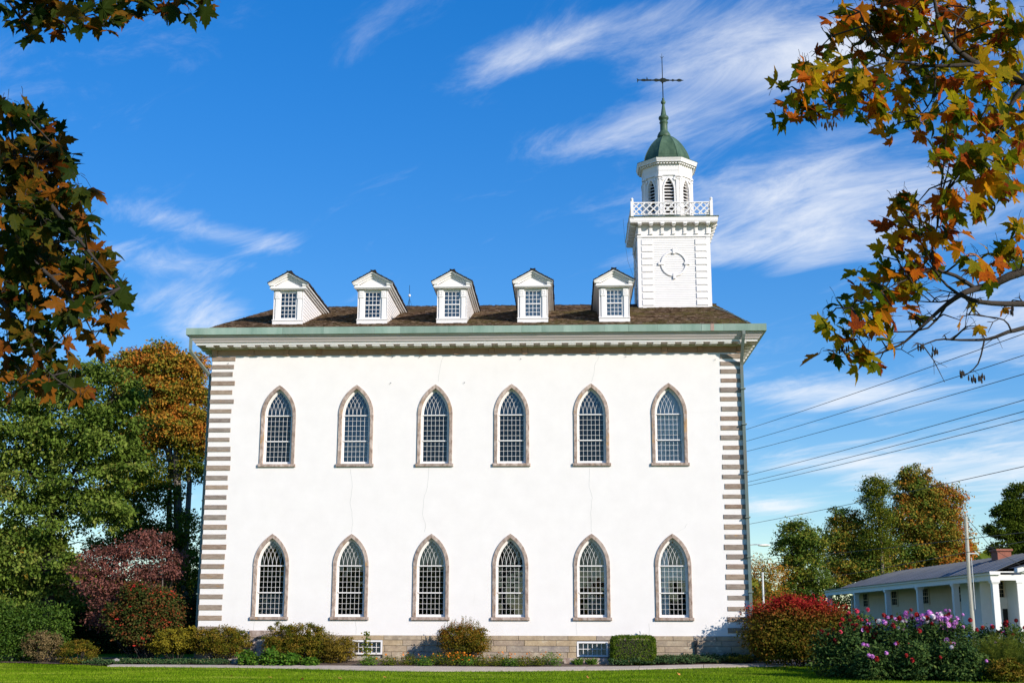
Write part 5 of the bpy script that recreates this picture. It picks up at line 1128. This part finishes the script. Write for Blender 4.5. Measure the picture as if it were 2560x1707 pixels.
dah = [(26.0, -7.0, 1.75, {'dred': 11}, 'dahlia plant full of dark red blooms at the left end of the row'), (26.75, -7.5, 1.95, {'dred': 12, 'dros': 1}, 'dahlia plant with dark red blooms, second from the left end of the row'),
       (27.45, -7.2, 2.05, {'dred': 10, 'dpink': 4}, 'dahlia plant with dark red blooms and two low pink ones'), (28.15, -7.8, 2.15, {'dred': 8, 'dpink': 6, 'dwhite': 2}, 'dahlia plant with red and a few pink blooms, left of the middle of the row'),
       (28.8, -7.4, 2.3, {'dred': 7, 'dwhite': 5, 'dpink': 8}, 'dahlia plant with tall red blooms and white ones in the middle of the row'), (29.45, -8.0, 2.2, {'dred': 4, 'dwhite': 6, 'dpink': 14}, 'dahlia plant with mixed pink, white and red blooms'),
       (30.0, -7.5, 2.3, {'dpink': 24, 'dred': 2, 'dwhite': 1}, 'dahlia plant thick with orchid pink blooms'), (30.3, -8.2, 2.15, {'dpink': 18, 'dred': 2}, 'dahlia plant with pink blooms at the right end of the row'),
       (27.1, -9.1, 1.25, {'dred': 2, 'dpink': 5}, 'low front dahlia plant at the left of the row'), (28.5, -9.3, 1.35, {'dred': 3}, 'low front dahlia plant in the middle of the row'), (29.7, -9.5, 1.4, {'dred': 2, 'dwhite': 1}, 'low front dahlia plant under the pink blooms'), (30.2, -9.6, 1.2, {'dpink': 1}, 'low front dahlia plant at the right of the row'),
       (32.6, -4.6, 1.75, {'dred': 14, 'dpink': 3}, 'dark dahlia plant behind the feathery green plant'), (33.5, -4.9, 1.95, {'dred': 13}, 'dark red dahlia plant at the right edge of the photo'), (27.6, -4.6, 2.4, {'dros': 5, 'dred': 2}, 'tall rose red flowering plant behind the row by the porch')]
for i, (x, y, h, bl, lb_) in enumerate(dah):
    z = gz(x, y); t = thing('dahlia_plant', (x, y, z), lb_, 'flower', 'dahlias in the bed at the right')
    o, cc, bi = foliage('leaves', t, LM['dahlia'], [(0, 0, h*.30, .62, .6, h*.32), (0, 0, h*.68, .52, .5, h*.28)], 3600, .13, 100+i, per=14, spread=.3, asp=.5, floor=0.)
    st = MB(); 
    for k in range(9): c = Vector(rd.choice(list(cc))); st.tube([(rd.uniform(-.12, .12), rd.uniform(-.12, .12), -.05), (c.x*.5, c.y*.5, c.z*.6), c], [.014, .011, .006], 4)
    for kd, nb in bl.items():
        for k in range(nb):
            low = rd.random() < (.12 if i < 8 or i > 11 else .7)
            px_, py_ = rd.uniform(-.55, .55), rd.uniform(-.55, .3); pz = h*(rd.uniform(.84, 1.08) if not low else rd.uniform(.5, .8))
            if low: py_ = -.55
            o = link('bloom', PB[kd], t, (px_, py_, pz)); s_ = rd.uniform(.75, 1.2); o.scale = (s_, s_, s_); o.rotation_euler = (rd.uniform(.3, 1.3), rd.uniform(-.5, .5), rd.uniform(0, 6.28))
            st.tube([(px_*.4, py_*.4, pz*.55), (px_*.9, py_*.9, pz-.2), (px_, py_+.03, pz-.04)], [.009, .006, .005], 4)
    st.build('stems', M['stem'], t)
# feathery plants at the right edge
def feather(x, y, h, w_, n, label, seed):
    t = thing('feathery_plant', (x, y, gz(x, y)), label, 'plant', 'feathery plants at the right edge'); r = np.random.default_rng(seed); V = []; tt = []; st = MB()
    for k in range(n):
        a = r.uniform(0, 6.28); u = r.random()**.6; d = np.array([math.cos(a)*u*w_, math.sin(a)*u*w_*.7, h*(1-.25*u)*r.uniform(.7, 1.05)]); b0 = np.array([math.cos(a)*u*.15, math.sin(a)*u*.15, 0])
        st.tube([tuple(b0), tuple(b0+d*.5+np.array([0, 0, h*.12])), tuple(b0+d)], [.007, .005, .002], 3)
        m_ = 75; s = r.uniform(.25, 1, m_)[:, None]; P = b0+d*s+np.array([0, 0, h*.12])*4*s*(1-s)*.7; dd = unit(r.normal(size=(m_, 3))*np.array([1, 1, .5])+np.array([0, 0, .7]))*r.uniform(.06, .16, (m_, 1)); sdv = unit(np.cross(dd, r.normal(size=(m_, 3))))*.004
        V.append(np.stack([P-sdv, P+sdv, P+dd+sdv*.4, P+dd-sdv*.4], 1)); tt.append(np.clip(r.random(m_)*.6+.4*s[:, 0], 0, 1))
    link('fronds', np_mesh('fronds', np.concatenate(V), LM['fern'], np.concatenate(tt)), t); st.build('stems', M['stem'], t)
feather(31.35, -9.2, 1.75, .85, 120, 'feathery yellow green plant right of the dahlias', 1); feather(32.3, -8.8, 1.8, .9, 110, 'feathery green plant cut by the right edge of the photo', 2)
shrub('rust_bush', 31.25, -10.3, [(31.25, -10.3, .12, .5, .4, .36), (31.7, -10.2, .0, .4, .4, .3)], 4200, .075, LM['rust'], 'low rusty bush in front of the feathery plants', 33)
# trees beyond, at the right
def lift(bs, dy): return bs
tree('small_tree', (33.45, 40.2, 0), (33.4, 40, 7.4), RT1, 9500, .17, LM['mixed'], 'small open green tree between the temple and the porch house', .16, 51, 'trees beyond the temple at the right', per=60, spread=.24, tint=lambda P, t: t*.62+.18)
KB = 1.0
RT2a, RT2b, RT2c, RT3 = far(RT2a, 88), far(RT2b, 86), far(RT2c, 92), far(RT3, 96)
tree('maple_beyond', (48.5, 88, 0), (48.8, 88, 12), RT2a, 15000, .24, LM['mixed'], 'broad green and russet tree above the left end of the porch house', .35, 52, 'trees beyond the temple at the right', per=70, spread=.22, tint=lambda P, t: t*.75+.16)
tree('thin_tree', (50.3, 86, 0), (50.6, 86, 15), RT2b, 6500, .20, LM['olive'], 'thin sparse tree rising left of the orange tree', .25, 53, 'trees beyond the temple at the right', per=16, spread=.3, per_blob=6)
tree('large_orange_tree', (57.5, 92, 0), (58., 92, 17), RT2c, 30000, .26, LM['mixed'], 'big tree with orange and gold foliage behind the porch house', .5, 54, 'trees beyond the temple at the right', per=80, spread=.20, tint=lambda P, t: t*.8+.30+.25*np.clip((P[:, 0]-1)/5, -.5, 1))
tree('dark_tree', (70., 96, 0), (69.8, 96, 13), RT3, 15000, .26, LM['olive'], 'dark brownish green tree at the right edge behind the chimney', .4, 55, 'trees beyond the temple at the right', per=70, spread=.21, per_blob=5, tint=lambda P, t: t*.6)
tree('bare_tree', (30.2, 38.5, 0), (30.4, 38, 4.2), RSH+[(31.0, 38, 5.2, 1.0, .9, .8), (29.6, 38, 5.6, .9, .8, .9)], 3800, .13, LM['orange'], 'nearly bare russet tree right beside the downpipe', .12, 56, 'trees beyond the temple at the right', per=9, spread=.4, per_blob=12)
shrub('russet_shrub', 31.2, 36.0, [(30.2, 36, 1.6, 1.3, 1, 1.6), (32.6, 36, 1.3, 1.5, 1, 1.4), (35, 36, 1.0, 1.4, 1, 1.2)], 6000, .14, LM['mixed'], 'russet shrubs behind the burning bush', 57, tint=lambda P, t: t*.4+.5)
shrub('porch_end_bush', 41.6, 80.5, [(41.6, 80.5, 2.2, 3., 2., 2.4), (44.5, 81, 2.4, 2.6, 2., 2.6), (39.2, 80, 1.6, 2., 1.6, 1.8)], 9000, .24, LM['darkgreen'], 'dark bushes behind the far end of the porch', 58)
# far-off wood all round the horizon, seen in gaps and in the window panes
r = np.random.default_rng(88); n = 60000; a = r.uniform(0, 2*np.pi, n); R1 = r.uniform(175, 215, n)
hh = (9+5*np.sin(a*13)+3*np.sin(a*37+1))*r.random(n)**.8
P = np.stack([12+np.cos(a)*R1, -20+np.sin(a)*R1, hh], 1); nrm = unit(r.normal(size=(n, 3))+np.array([0, 0, .4])); tip = unit(np.cross(nrm, r.normal(size=(n, 3)))); sd_ = np.cross(nrm, tip); s = r.uniform(1.2, 3.0, (n, 1))
tag(link('far_wood', np_mesh('far_wood', np.stack([P, P+tip*s*.5+sd_*s*.5, P+tip*s, P+tip*s*.5-sd_*s*.5], 1), LM['olive'], r.random(n))), 'far-off wood along the horizon', 'wood', None, 'stuff')

# fallen leaves scattered on the lawn
rl = random.Random(12)
FL = [(3.9, -8.9, 'small pale fallen leaf on the lawn at the far left'), (5.6, -9.8, 'fallen leaf on the lawn near the lower left, browner than its neighbours'), (7.0, -11.2, 'orange fallen leaf on the lawn below the first window'), (8.2, -10.4, 'rusty fallen leaf below the second window'),
      (9.6, -9.3, 'orange fallen leaf on the lawn below the climbing stem'), (11.0, -8.2, 'yellowish fallen leaf on the lawn below the round shrub'), (13.0, -10.9, 'dry fallen leaf at the bottom edge under the fourth window'), (16.9, -9.2, 'dark fallen leaf on the lawn below the cellar window'),
      (17.3, -9.9, 'pinkish fallen leaf just below the dark one'), (20.4, -6.6, 'bright orange fallen leaf on the lawn below the ground cover')]
fb = MB(); hp = [(0, 0), (.34, -.12), (.28, .10), (.66, .34), (.37, .44), (.2, .42), (.19, .74), (0, 1)]; fp = hp+[(-x, y) for x, y in reversed(hp[1:-1])]
fb.add([(0, .3, .05)]+[(x, y, .12*abs(x)) for x, y in fp], [(0, 1+i, 1+(i+1) % len(fp)) for i in range(len(fp))])
M['fallen'] = pm('dry_leaf', [(.3, (.30, .10, .02)), (.7, (.48, .22, .05))], 4, 3, .8, rnd=.3)
me_fl = fb.mesh('fallen_leaf', M['fallen'])
for x, y, lb_ in FL:
    o = link('fallen_leaf', me_fl, None, (x, y, gz(x, y)+.06)); o.rotation_euler = (rl.uniform(.2, .9), rl.uniform(-.3, .3), rl.uniform(0, 6)); s_ = rl.uniform(.10, .15); o.scale = (s_, s_, s_)
    tag(o, lb_, 'leaf', 'fallen leaves on the lawn')
# ---------------------------------------------------------------- maples the photographer stands under
CL_L = [(13.51, -50.47, 4.14, 0.089), (13.4, -50.05, 4.19, 0.126), (13.45, -50.24, 3.93, 0.162), (13.52, -49.94, 4.11, 0.128), (13.44, -49.88, 3.96, 0.193), (13.92, -50.59, 3.64, 0.095), (13.68, -50.65, 3.52, 0.168), (13.43, -49.54, 3.82, 0.179), (13.89, -50.3, 3.57, 0.069), (13.59, -50.31, 3.41, 0.157), (13.41, -49.29, 3.71, 0.161), (13.82, -49.97, 3.46, 0.104), (13.31, -49.47, 3.47, 0.156), (13.79, -49.93, 3.32, 0.124), (13.86, -49.71, 3.4, 0.069), (13.86, -50.35, 3.09, 0.087), (13.28, -49.74, 3.36, 0.129), (13.67, -49.38, 3.33, 0.09), (13.41, -49.85, 3.15, 0.147), (13.19, -49.53, 3.09, 0.11), (13.7, -49.62, 3.14, 0.054), (13.8, -50.43, 2.9, 0.095), (13.53, -49.46, 2.95, 0.088), (13.35, -49.69, 2.88, 0.096), (13.83, -50.06, 2.76, 0.05), (13.82, -50.44, 2.74, 0.075), (13.26, -49.6, 4.2, 0.135), (13.45, -50.07, 3.84, 0.166), (13.45, -49.72, 3.85, 0.153), (13.27, -49.47, 3.75, 0.18), (13.6, -49.63, 3.47, 0.131), (13.35, -49.38, 3.61, 0.136)]
CL_T = [(13.57, -50.52, 4.64, 0.089), (13.3, -50.15, 4.82, 0.074), (13.57, -50.44, 4.54, 0.05), (13.46, -50.0, 4.8, 0.082), (13.57, -50.07, 4.86, 0.107), (13.95, -50.76, 4.44, 0.061), (14.05, -50.71, 4.43, 0.057), (13.99, -50.66, 4.56, 0.077), (13.86, -49.97, 4.89, 0.087), (14.13, -50.46, 4.68, 0.08), (14.17, -50.28, 4.77, 0.072), (14.37, -50.57, 4.62, 0.074), (14.43, -50.38, 4.72, 0.065), (13.65, -50.55, 4.76, 0.119), (13.86, -50.58, 4.76, 0.138), (13.98, -50.36, 4.88, 0.123), (14.18, -50.34, 4.86, 0.123), (14.29, -50.05, 5.04, 0.129)]
CL_R = [(17.82, -49.57, 5.03, 0.101), (18.05, -49.28, 5.12, 0.141), (18.21, -49.35, 5.08, 0.162), (18.44, -49.2, 5.18, 0.166), (18.53, -49.54, 4.98, 0.157), (18.52, -50.1, 4.68, 0.123), (17.8, -49.34, 5.0, 0.081), (17.99, -49.2, 4.98, 0.141), (18.18, -49.26, 4.93, 0.163), (18.27, -49.63, 4.75, 0.132), (18.53, -49.46, 4.85, 0.136), (18.54, -50.01, 4.54, 0.124), (17.67, -49.35, 4.84, 0.069), (17.55, -49.63, 4.67, 0.057), (17.65, -49.94, 4.48, 0.105), (17.77, -50.18, 4.34, 0.121), (18.21, -49.27, 4.72, 0.139), (18.46, -49.11, 4.79, 0.142), (18.35, -50.12, 4.34, 0.121), (18.81, -49.3, 4.67, 0.115), (17.41, -49.79, 4.44, 0.06), (17.47, -50.08, 4.33, 0.086), (17.4, -49.9, 4.28, 0.059), (17.66, -49.36, 4.53, 0.096), (17.87, -49.24, 4.61, 0.121), (17.81, -50.17, 4.19, 0.1), (18.18, -49.51, 4.46, 0.111), (18.17, -50.14, 4.16, 0.11), (18.62, -49.36, 4.46, 0.136), (18.63, -49.8, 4.27, 0.106), (17.61, -49.22, 4.52, 0.051), (18.04, -49.09, 4.55, 0.066), (18.0, -49.61, 4.27, 0.048), (18.35, -49.05, 4.54, 0.076), (18.28, -49.81, 4.14, 0.095), (18.38, -50.06, 4.0, 0.121), (18.74, -49.45, 4.21, 0.111), (18.17, -50.11, 3.92, 0.084), (18.39, -49.89, 3.91, 0.124), (18.64, -49.63, 3.97, 0.107), (18.29, -49.43, 4.13, 0.049)]
CL_RL = [(18.15, -49.99, 3.81, 0.051), (18.22, -50.07, 3.76, 0.08), (18.58, -49.42, 3.94, 0.088), (17.95, -49.87, 3.77, 0.062), (18.19, -49.36, 3.92, 0.107), (18.32, -49.39, 3.88, 0.106), (18.34, -49.8, 3.78, 0.073), (17.99, -49.72, 3.69, 0.08), (18.15, -49.66, 3.66, 0.102), (18.3, -49.56, 3.69, 0.082), (17.94, -49.59, 3.57, 0.077), (18.07, -49.6, 3.52, 0.098), (18.21, -49.55, 3.56, 0.069), (17.92, -49.3, 3.52, 0.085), (17.97, -49.62, 3.39, 0.089), (18.08, -49.67, 3.37, 0.059), (17.79, -49.44, 3.32, 0.078), (17.81, -49.81, 3.21, 0.086), (17.95, -49.75, 3.22, 0.074), (17.73, -49.25, 3.4, 0.049), (17.62, -49.59, 3.22, 0.051), (17.72, -49.54, 3.15, 0.072), (17.75, -49.96, 3.03, 0.076), (17.93, -49.63, 3.1, 0.059), (17.69, -49.5, 3.06, 0.06), (17.69, -49.93, 2.93, 0.056), (17.62, -49.48, 3.08, 0.034), (17.92, -49.44, 3.02, 0.043), (18.3, -49.99, 3.45, 0.068), (18.56, -49.55, 3.62, 0.082), (18.62, -49.68, 3.65, 0.08), (18.68, -49.49, 3.59, 0.073), (18.46, -49.74, 3.44, 0.058), (18.45, -49.46, 3.49, 0.043), (18.45, -49.4, 3.37, 0.017), (18.21, -49.95, 3.13, 0.016), (18.3, -49.91, 3.11, 0.016), (18.13, -49.44, 3.25, 0.056), (18.68, -49.21, 3.37, 0.018)]
BR_L = [[(12.476, -50.223, 4.506, 0.045), (13.056, -50.129, 4.203, 0.035), (13.388, -50.06, 3.959, 0.02), (13.635, -50.095, 3.704, 0.012), (13.855, -50.132, 3.456, 0.007), (13.995, -50.091, 3.298, 0.004)], [(12.571, -49.907, 4.028, 0.04), (13.084, -49.819, 3.735, 0.022), (13.446, -49.852, 3.499, 0.012), (13.695, -49.892, 3.268, 0.006), (13.777, -49.857, 3.126, 0.003)], [(12.835, -49.925, 3.704, 0.02), (13.213, -49.83, 3.354, 0.014), (13.423, -49.872, 3.125, 0.008), (13.526, -49.827, 2.942, 0.005), (13.712, -49.787, 2.8, 0.003)], [(13.429, -50.054, 3.939, 0.01), (13.555, -50.165, 4.005, 0.007), (13.657, -50.264, 4.008, 0.004)], [(13.388, -50.06, 3.959, 0.01), (13.368, -50.102, 4.142, 0.006), (13.349, -50.135, 4.285, 0.003)]]
BR_T = [[(12.274, -50.418, 5.34, 0.05), (13.153, -50.425, 5.086, 0.03), (13.704, -50.46, 4.896, 0.018), (14.108, -50.434, 4.857, 0.01), (14.471, -50.404, 4.799, 0.005)], [(13.704, -50.46, 4.896, 0.012), (13.764, -50.427, 4.758, 0.007), (13.834, -50.395, 4.63, 0.003)], [(13.153, -50.425, 5.086, 0.015), (13.381, -50.453, 4.796, 0.009), (13.52, -50.402, 4.599, 0.004)], [(13.926, -50.446, 4.877, 0.008), (13.914, -50.389, 4.62, 0.003)]]
BR_R = [[(19.853, -49.206, 4.185, 0.07), (19.267, -49.39, 4.433, 0.05), (18.784, -49.549, 4.587, 0.032), (18.608, -49.567, 4.634, 0.024), (18.401, -49.691, 4.689, 0.014), (18.293, -49.73, 4.842, 0.01), (18.251, -49.779, 5.054, 0.007)], [(18.504, -49.627, 4.651, 0.014), (18.357, -49.677, 4.618, 0.011), (18.205, -49.684, 4.618, 0.009), (18.005, -49.791, 4.596, 0.007), (17.833, -49.787, 4.543, 0.005), (17.661, -49.876, 4.448, 0.004), (17.491, -49.872, 4.396, 0.002)], [(17.987, -49.713, 4.703, 0.006), (17.901, -49.738, 4.798, 0.006), (17.858, -49.764, 4.904, 0.004)], [(18.379, -49.693, 4.693, 0.007), (18.38, -49.726, 4.842, 0.006), (18.446, -49.742, 4.927, 0.003)], [(18.784, -49.541, 4.554, 0.016), (18.717, -49.523, 4.457, 0.01), (18.594, -49.584, 4.247, 0.008), (18.43, -49.653, 4.062, 0.006), (18.322, -49.639, 3.978, 0.004)], [(18.005, -49.791, 4.596, 0.005), (17.896, -49.76, 4.438, 0.003), (17.831, -49.74, 4.333, 0.002)], [(18.27, -49.679, 4.608, 0.006), (18.247, -49.642, 4.437, 0.004), (18.159, -49.622, 4.331, 0.002)], [(18.608, -49.566, 4.63, 0.009), (18.551, -49.624, 4.417, 0.006), (18.507, -49.607, 4.332, 0.003)]]
BR_RL = [[(19.851, -49.137, 3.874, 0.055), (19.219, -49.322, 3.66, 0.04), (18.705, -49.515, 3.501, 0.024), (18.532, -49.507, 3.429, 0.02), (18.446, -49.506, 3.408, 0.018), (18.329, -49.6, 3.349, 0.015), (18.223, -49.588, 3.272, 0.011), (18.095, -49.568, 3.158, 0.008), (18.0, -49.556, 3.086, 0.006), (17.798, -49.549, 3.013, 0.003)], [(18.446, -49.506, 3.408, 0.012), (18.309, -49.623, 3.448, 0.01), (18.199, -49.638, 3.493, 0.009), (18.188, -49.67, 3.633, 0.006), (18.216, -49.687, 3.716, 0.004), (18.227, -49.715, 3.84, 0.003)], [(18.199, -49.638, 3.493, 0.007), (18.097, -49.633, 3.447, 0.005), (17.945, -49.725, 3.369, 0.003), (17.735, -49.709, 3.257, 0.002)], [(18.329, -49.6, 3.349, 0.009), (18.224, -49.625, 3.437, 0.006), (18.12, -49.673, 3.633, 0.003)], [(18.329, -49.601, 3.353, 0.012), (18.435, -49.588, 3.314, 0.012), (18.703, -49.477, 3.329, 0.016), (19.217, -49.265, 3.401, 0.03)], [(19.217, -49.26, 3.379, 0.03), (18.702, -49.449, 3.203, 0.012), (18.582, -49.547, 3.159, 0.01), (18.476, -49.543, 3.122, 0.008), (18.327, -49.549, 3.117, 0.006), (18.201, -49.554, 3.117, 0.004), (18.052, -49.546, 3.051, 0.002)], [(18.459, -49.545, 3.128, 0.005), (18.422, -49.517, 2.994, 0.004), (18.347, -49.506, 2.931, 0.002)], [(18.603, -49.545, 3.155, 0.006), (18.561, -49.562, 3.221, 0.004), (18.434, -49.572, 3.242, 0.003), (18.36, -49.577, 3.252, 0.002)], [(18.329, -49.599, 3.345, 0.007), (18.223, -49.597, 3.313, 0.004), (18.033, -49.608, 3.323, 0.002)], [(18.276, -49.597, 3.324, 0.006), (18.159, -49.57, 3.179, 0.005), (17.968, -49.574, 3.158, 0.003)], [(19.219, -49.318, 3.638, 0.02), (18.705, -49.537, 3.601, 0.008), (18.533, -49.531, 3.538, 0.005), (18.393, -49.62, 3.448, 0.002)]]

SEEDS = [(18.33, -49.51, 2.94), (18.39, -49.5, 2.91), (18.43, -49.5, 2.92), (18.12, -49.55, 3.08), (18.19, -49.54, 3.06), (17.65, -49.73, 4.27), (17.7, -49.73, 4.27), (18.61, -49.57, 3.27), (17.69, -49.67, 3.05)]
HALF = [(0, 0), (.07, -.03), (.16, -.02), (.34, -.12), (.33, .0), (.28, .10), (.40, .13), (.45, .22), (.66, .34), (.53, .385), (.50, .49), (.37, .44), (.21, .42), (.27, .60), (.20, .615), (.19, .74), (.10, .76), (0, 1.0)]
def leaf_geo(fold, curl, twist):
    pts = HALF+[(-x, y) for x, y in reversed(HALF[1:-1])]; vs = [(0, .30, 0)]+[(x, y, 0) for x, y in pts]
    vs = [(x*(1-.25*curl), y, fold*abs(x)-curl*((y-.3)**2)*.5-curl*x*x*.7+twist*x*(y-.2)) for x, y, z in vs]
    n_ = len(pts); return vs, [(0, 1+i, 1+(i+1) % n_) for i in range(n_)]
GEO = [leaf_geo(.16, .25, .1), leaf_geo(-.12, .6, -.2), leaf_geo(.30, .2, .3), leaf_geo(.1, 1.5, .5)]
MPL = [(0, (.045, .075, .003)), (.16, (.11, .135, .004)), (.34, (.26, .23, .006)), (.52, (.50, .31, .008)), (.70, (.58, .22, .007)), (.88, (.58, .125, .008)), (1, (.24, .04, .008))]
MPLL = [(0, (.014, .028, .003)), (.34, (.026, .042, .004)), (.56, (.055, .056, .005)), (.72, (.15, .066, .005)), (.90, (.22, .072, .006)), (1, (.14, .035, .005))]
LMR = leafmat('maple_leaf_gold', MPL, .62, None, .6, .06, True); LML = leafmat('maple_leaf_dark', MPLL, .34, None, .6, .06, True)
def maple(name, base, trunk_top, clsets, branches, m, label, seed, dens, crown, r0, bare=False, nup=5200, size=(.085, .13)):
    r = random.Random(seed); t = thing(name, base, label, 'tree'); B = Vector(base)
    meshes = []
    for vs, fs in GEO: 
        b = MB(); b.v = vs; b.f = fs; meshes.append(b.mesh('leaf', m))
    wood = MB(); tt = Vector(trunk_top)-B
    wood.tube([(0, 0, -.3), (0, 0, .2), (.08, .03, 2.2), tuple(tt), tuple(tt+Vector((.1, .2, 3.5)))], [r0*1.6, r0*1.15, r0*.95, r0*.8, r0*.4], 16, True, 5)
    segs = []
    for br in branches:
        pts = [Vector(p[:3])-B for p in br]; rad = [p[3] for p in br]
        if rad[0] >= .03 and (pts[0]-tt).length < 4: wood.tube([tuple(tt-Vector((0, 0, .4))), tuple((tt+pts[0])/2+Vector((0, 0, .25))), tuple(pts[0])], [rad[0]*1.9, rad[0]*1.4, rad[0]], 10, True, 5)
        wood.tube([tuple(p) for p in pts], rad, 8, True, 3)
        for (a, ra), (c, rc_) in zip(zip(pts, rad), zip(pts[1:], rad[1:])): segs.append((a, c))
    def near(p):
        best = None
        for a, c in segs:
            d = c-a; u = max(0, min(1, (p-a).dot(d)/d.length_squared)); q = a+d*u; L_ = (p-q).length
            if best is None or L_ < best[0]: best = (L_, q)
        return best[1]
    twig = MB(); leaves = []
    for cl in clsets:
        for cx, cy, cz, rad in cl:
            c = Vector((cx, cy, cz))-B; q = near(c)
            if (c-q).length > .02: twig.tube([tuple(q), tuple(q.lerp(c, .55)+Vector((r.uniform(-.03, .03), r.uniform(-.03, .03), .03))), tuple(c)], [.0055, .004, .0022], 4)
            n_ = max(1, int(round(dens*(rad/.105)**2+r.uniform(-.4, .4))))
            for k in range(n_):
                d = Vector((r.gauss(0, 1), r.gauss(0, 1.3), r.gauss(0, 1))).normalized()*rad*r.random()**.45
                p = c+d; L_ = r.uniform(*size)
                if rad < .03: p = c; L_ = size[0]
                nrm = (SUN*.55+Vector((r.gauss(0, .5), r.gauss(0, .5)-.25, r.gauss(0, .5)+.15))).normalized()
                tip = (d*2.0/max(rad, .05)*.5+Vector((r.gauss(0, .5), r.gauss(0, .5), -.55+r.gauss(0, .45)))); tip = (tip-nrm*tip.dot(nrm)).normalized(); sx = tip.cross(nrm)
                mw = Matrix(((sx.x*L_, tip.x*L_, nrm.x*L_, p.x), (sx.y*L_, tip.y*L_, nrm.y*L_, p.y), (sx.z*L_, tip.z*L_, nrm.z*L_, p.z), (0, 0, 0, 1)))
                leaves.append((( B+p-CAM).dot(FW), mw, r.choice((0, 0, 1, 1, 2, 2, 3))))
                pe = p-tip*L_*r.uniform(.25, .6)+Vector((0, 0, .02))
                twig.tube([tuple(p), tuple((p+pe)/2+Vector((0, 0, .012))), tuple(pe)], [.0011, .0013, .0015], 3, False)
    if bare:
        for k in range(70):
            a, c = segs[r.randrange(len(segs))]; q = a.lerp(c, r.random()); d = Vector((r.gauss(-.4, .7), r.gauss(0, .6), r.gauss(-.1, .6))).normalized(); L_ = r.uniform(.06, .22)
            m_ = q+d*L_*.5+Vector((0, 0, .02)); e = q+d*L_; twig.tube([tuple(q), tuple(m_), tuple(e)], [.004, .003, .0015], 4)
            for j in range(2): d2 = (d+Vector((r.gauss(0, .6), r.gauss(0, .6), r.gauss(.2, .6)))).normalized()*L_*.4; twig.tube([tuple(m_), tuple(m_+d2)], [.0022, .001], 3)
        for cpos in SEEDS:
            b = MB(); c = Vector(cpos)-B
            for j in range(7): o_ = Vector((r.gauss(0, .012), r.gauss(0, .012), r.gauss(0, .010))); b.lathe([(.001, c.z+o_.z-.018), (.005, c.z+o_.z-.008), (.004, c.z+o_.z+.006), (.001, c.z+o_.z+.014)], 5, (c.x+o_.x, c.y+o_.y), closed=False)
            q = near(c); b.tube([tuple(q), tuple(c+Vector((0, 0, .02)))], [.0015, .0012], 3)
            b.build('seed_cluster', M['barkdark'], t)
    leaves.sort(key=lambda v: v[0])
    for d, mw, g in leaves[:300]: o = link('leaf', meshes[g], t); o.matrix_local = mw
    V = []; F = []; ti = []
    for d, mw, g in leaves[300:]:
        vs, fs = GEO[g]; b0 = len(V); V += [tuple(mw @ Vector(v)) for v in vs]; F += [tuple(i+b0 for i in f) for f in fs]; x = r.random(); ti += [x]*len(fs)
    if V:
        me = bpy.data.meshes.new('leaves'); me.from_pydata(V, [], F); me.update(); a = me.attributes.new('tint', 'FLOAT', 'FACE'); a.data.foreach_set('value', ti); me.materials.append(m)
        o = link('leaves', me, t); o['kind'] = 'stuff'
    wood.build('trunk', M['barkdark'], t, True); tag(twig.build('twigs', M['barkdark'], t), kind='stuff')
    # the rest of the crown, round and above the camera
    lb = [(x-B.x, y-B.y, z-B.z, a, b_, c) for x, y, z, a, b_, c in crown]
    V, tn, cc, bi = cloud(lb, nup, .15, seed+5, per=12, spread=.3, shell=.2, asp=.9)
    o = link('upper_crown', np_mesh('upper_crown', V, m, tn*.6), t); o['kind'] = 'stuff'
    ub = MB()
    for q in lb: ub.tube([tuple(tt+Vector((0, 0, 1.))), tuple((tt+Vector(q[:3]))/2+Vector((0, 0, .6))), tuple(q[:3])], [.09, .06, .02], 6)
    ub.build('upper_limbs', M['barkdark'], t)
    return len(leaves)
def cw(rt, fw, z): return (CAM.x+RT.x*rt+FW.x*fw*1.025, CAM.y+RT.y*rt+FW.y*fw*1.025, z)
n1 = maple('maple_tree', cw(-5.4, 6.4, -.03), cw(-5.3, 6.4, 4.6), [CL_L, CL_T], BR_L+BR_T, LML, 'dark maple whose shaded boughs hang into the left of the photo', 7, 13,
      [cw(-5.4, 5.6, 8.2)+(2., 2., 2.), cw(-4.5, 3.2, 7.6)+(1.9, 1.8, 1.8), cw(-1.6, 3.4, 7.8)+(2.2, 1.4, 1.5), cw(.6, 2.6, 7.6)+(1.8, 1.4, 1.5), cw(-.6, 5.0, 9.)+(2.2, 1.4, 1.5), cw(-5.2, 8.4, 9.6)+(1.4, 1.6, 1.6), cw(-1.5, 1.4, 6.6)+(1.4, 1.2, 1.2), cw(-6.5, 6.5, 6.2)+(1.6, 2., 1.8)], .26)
n2 = maple('maple_tree', cw(5.6, 7.2, -.03), cw(5.5, 7.2, 4.9), [CL_R, CL_RL], BR_R+BR_RL, LMR, 'maple turning gold and rust whose boughs hang into the right of the photo', 8, 13.5,
      [cw(5.8, 7.4, 8.6)+(1.8, 1.8, 1.8), cw(6.6, 5.0, 6.8)+(1.6, 1.6, 1.6), cw(5.4, 3.2, 8.4)+(1.5, 1.5, 1.4)], .26, True, 2400)
print('maple leaves', n1, n2)
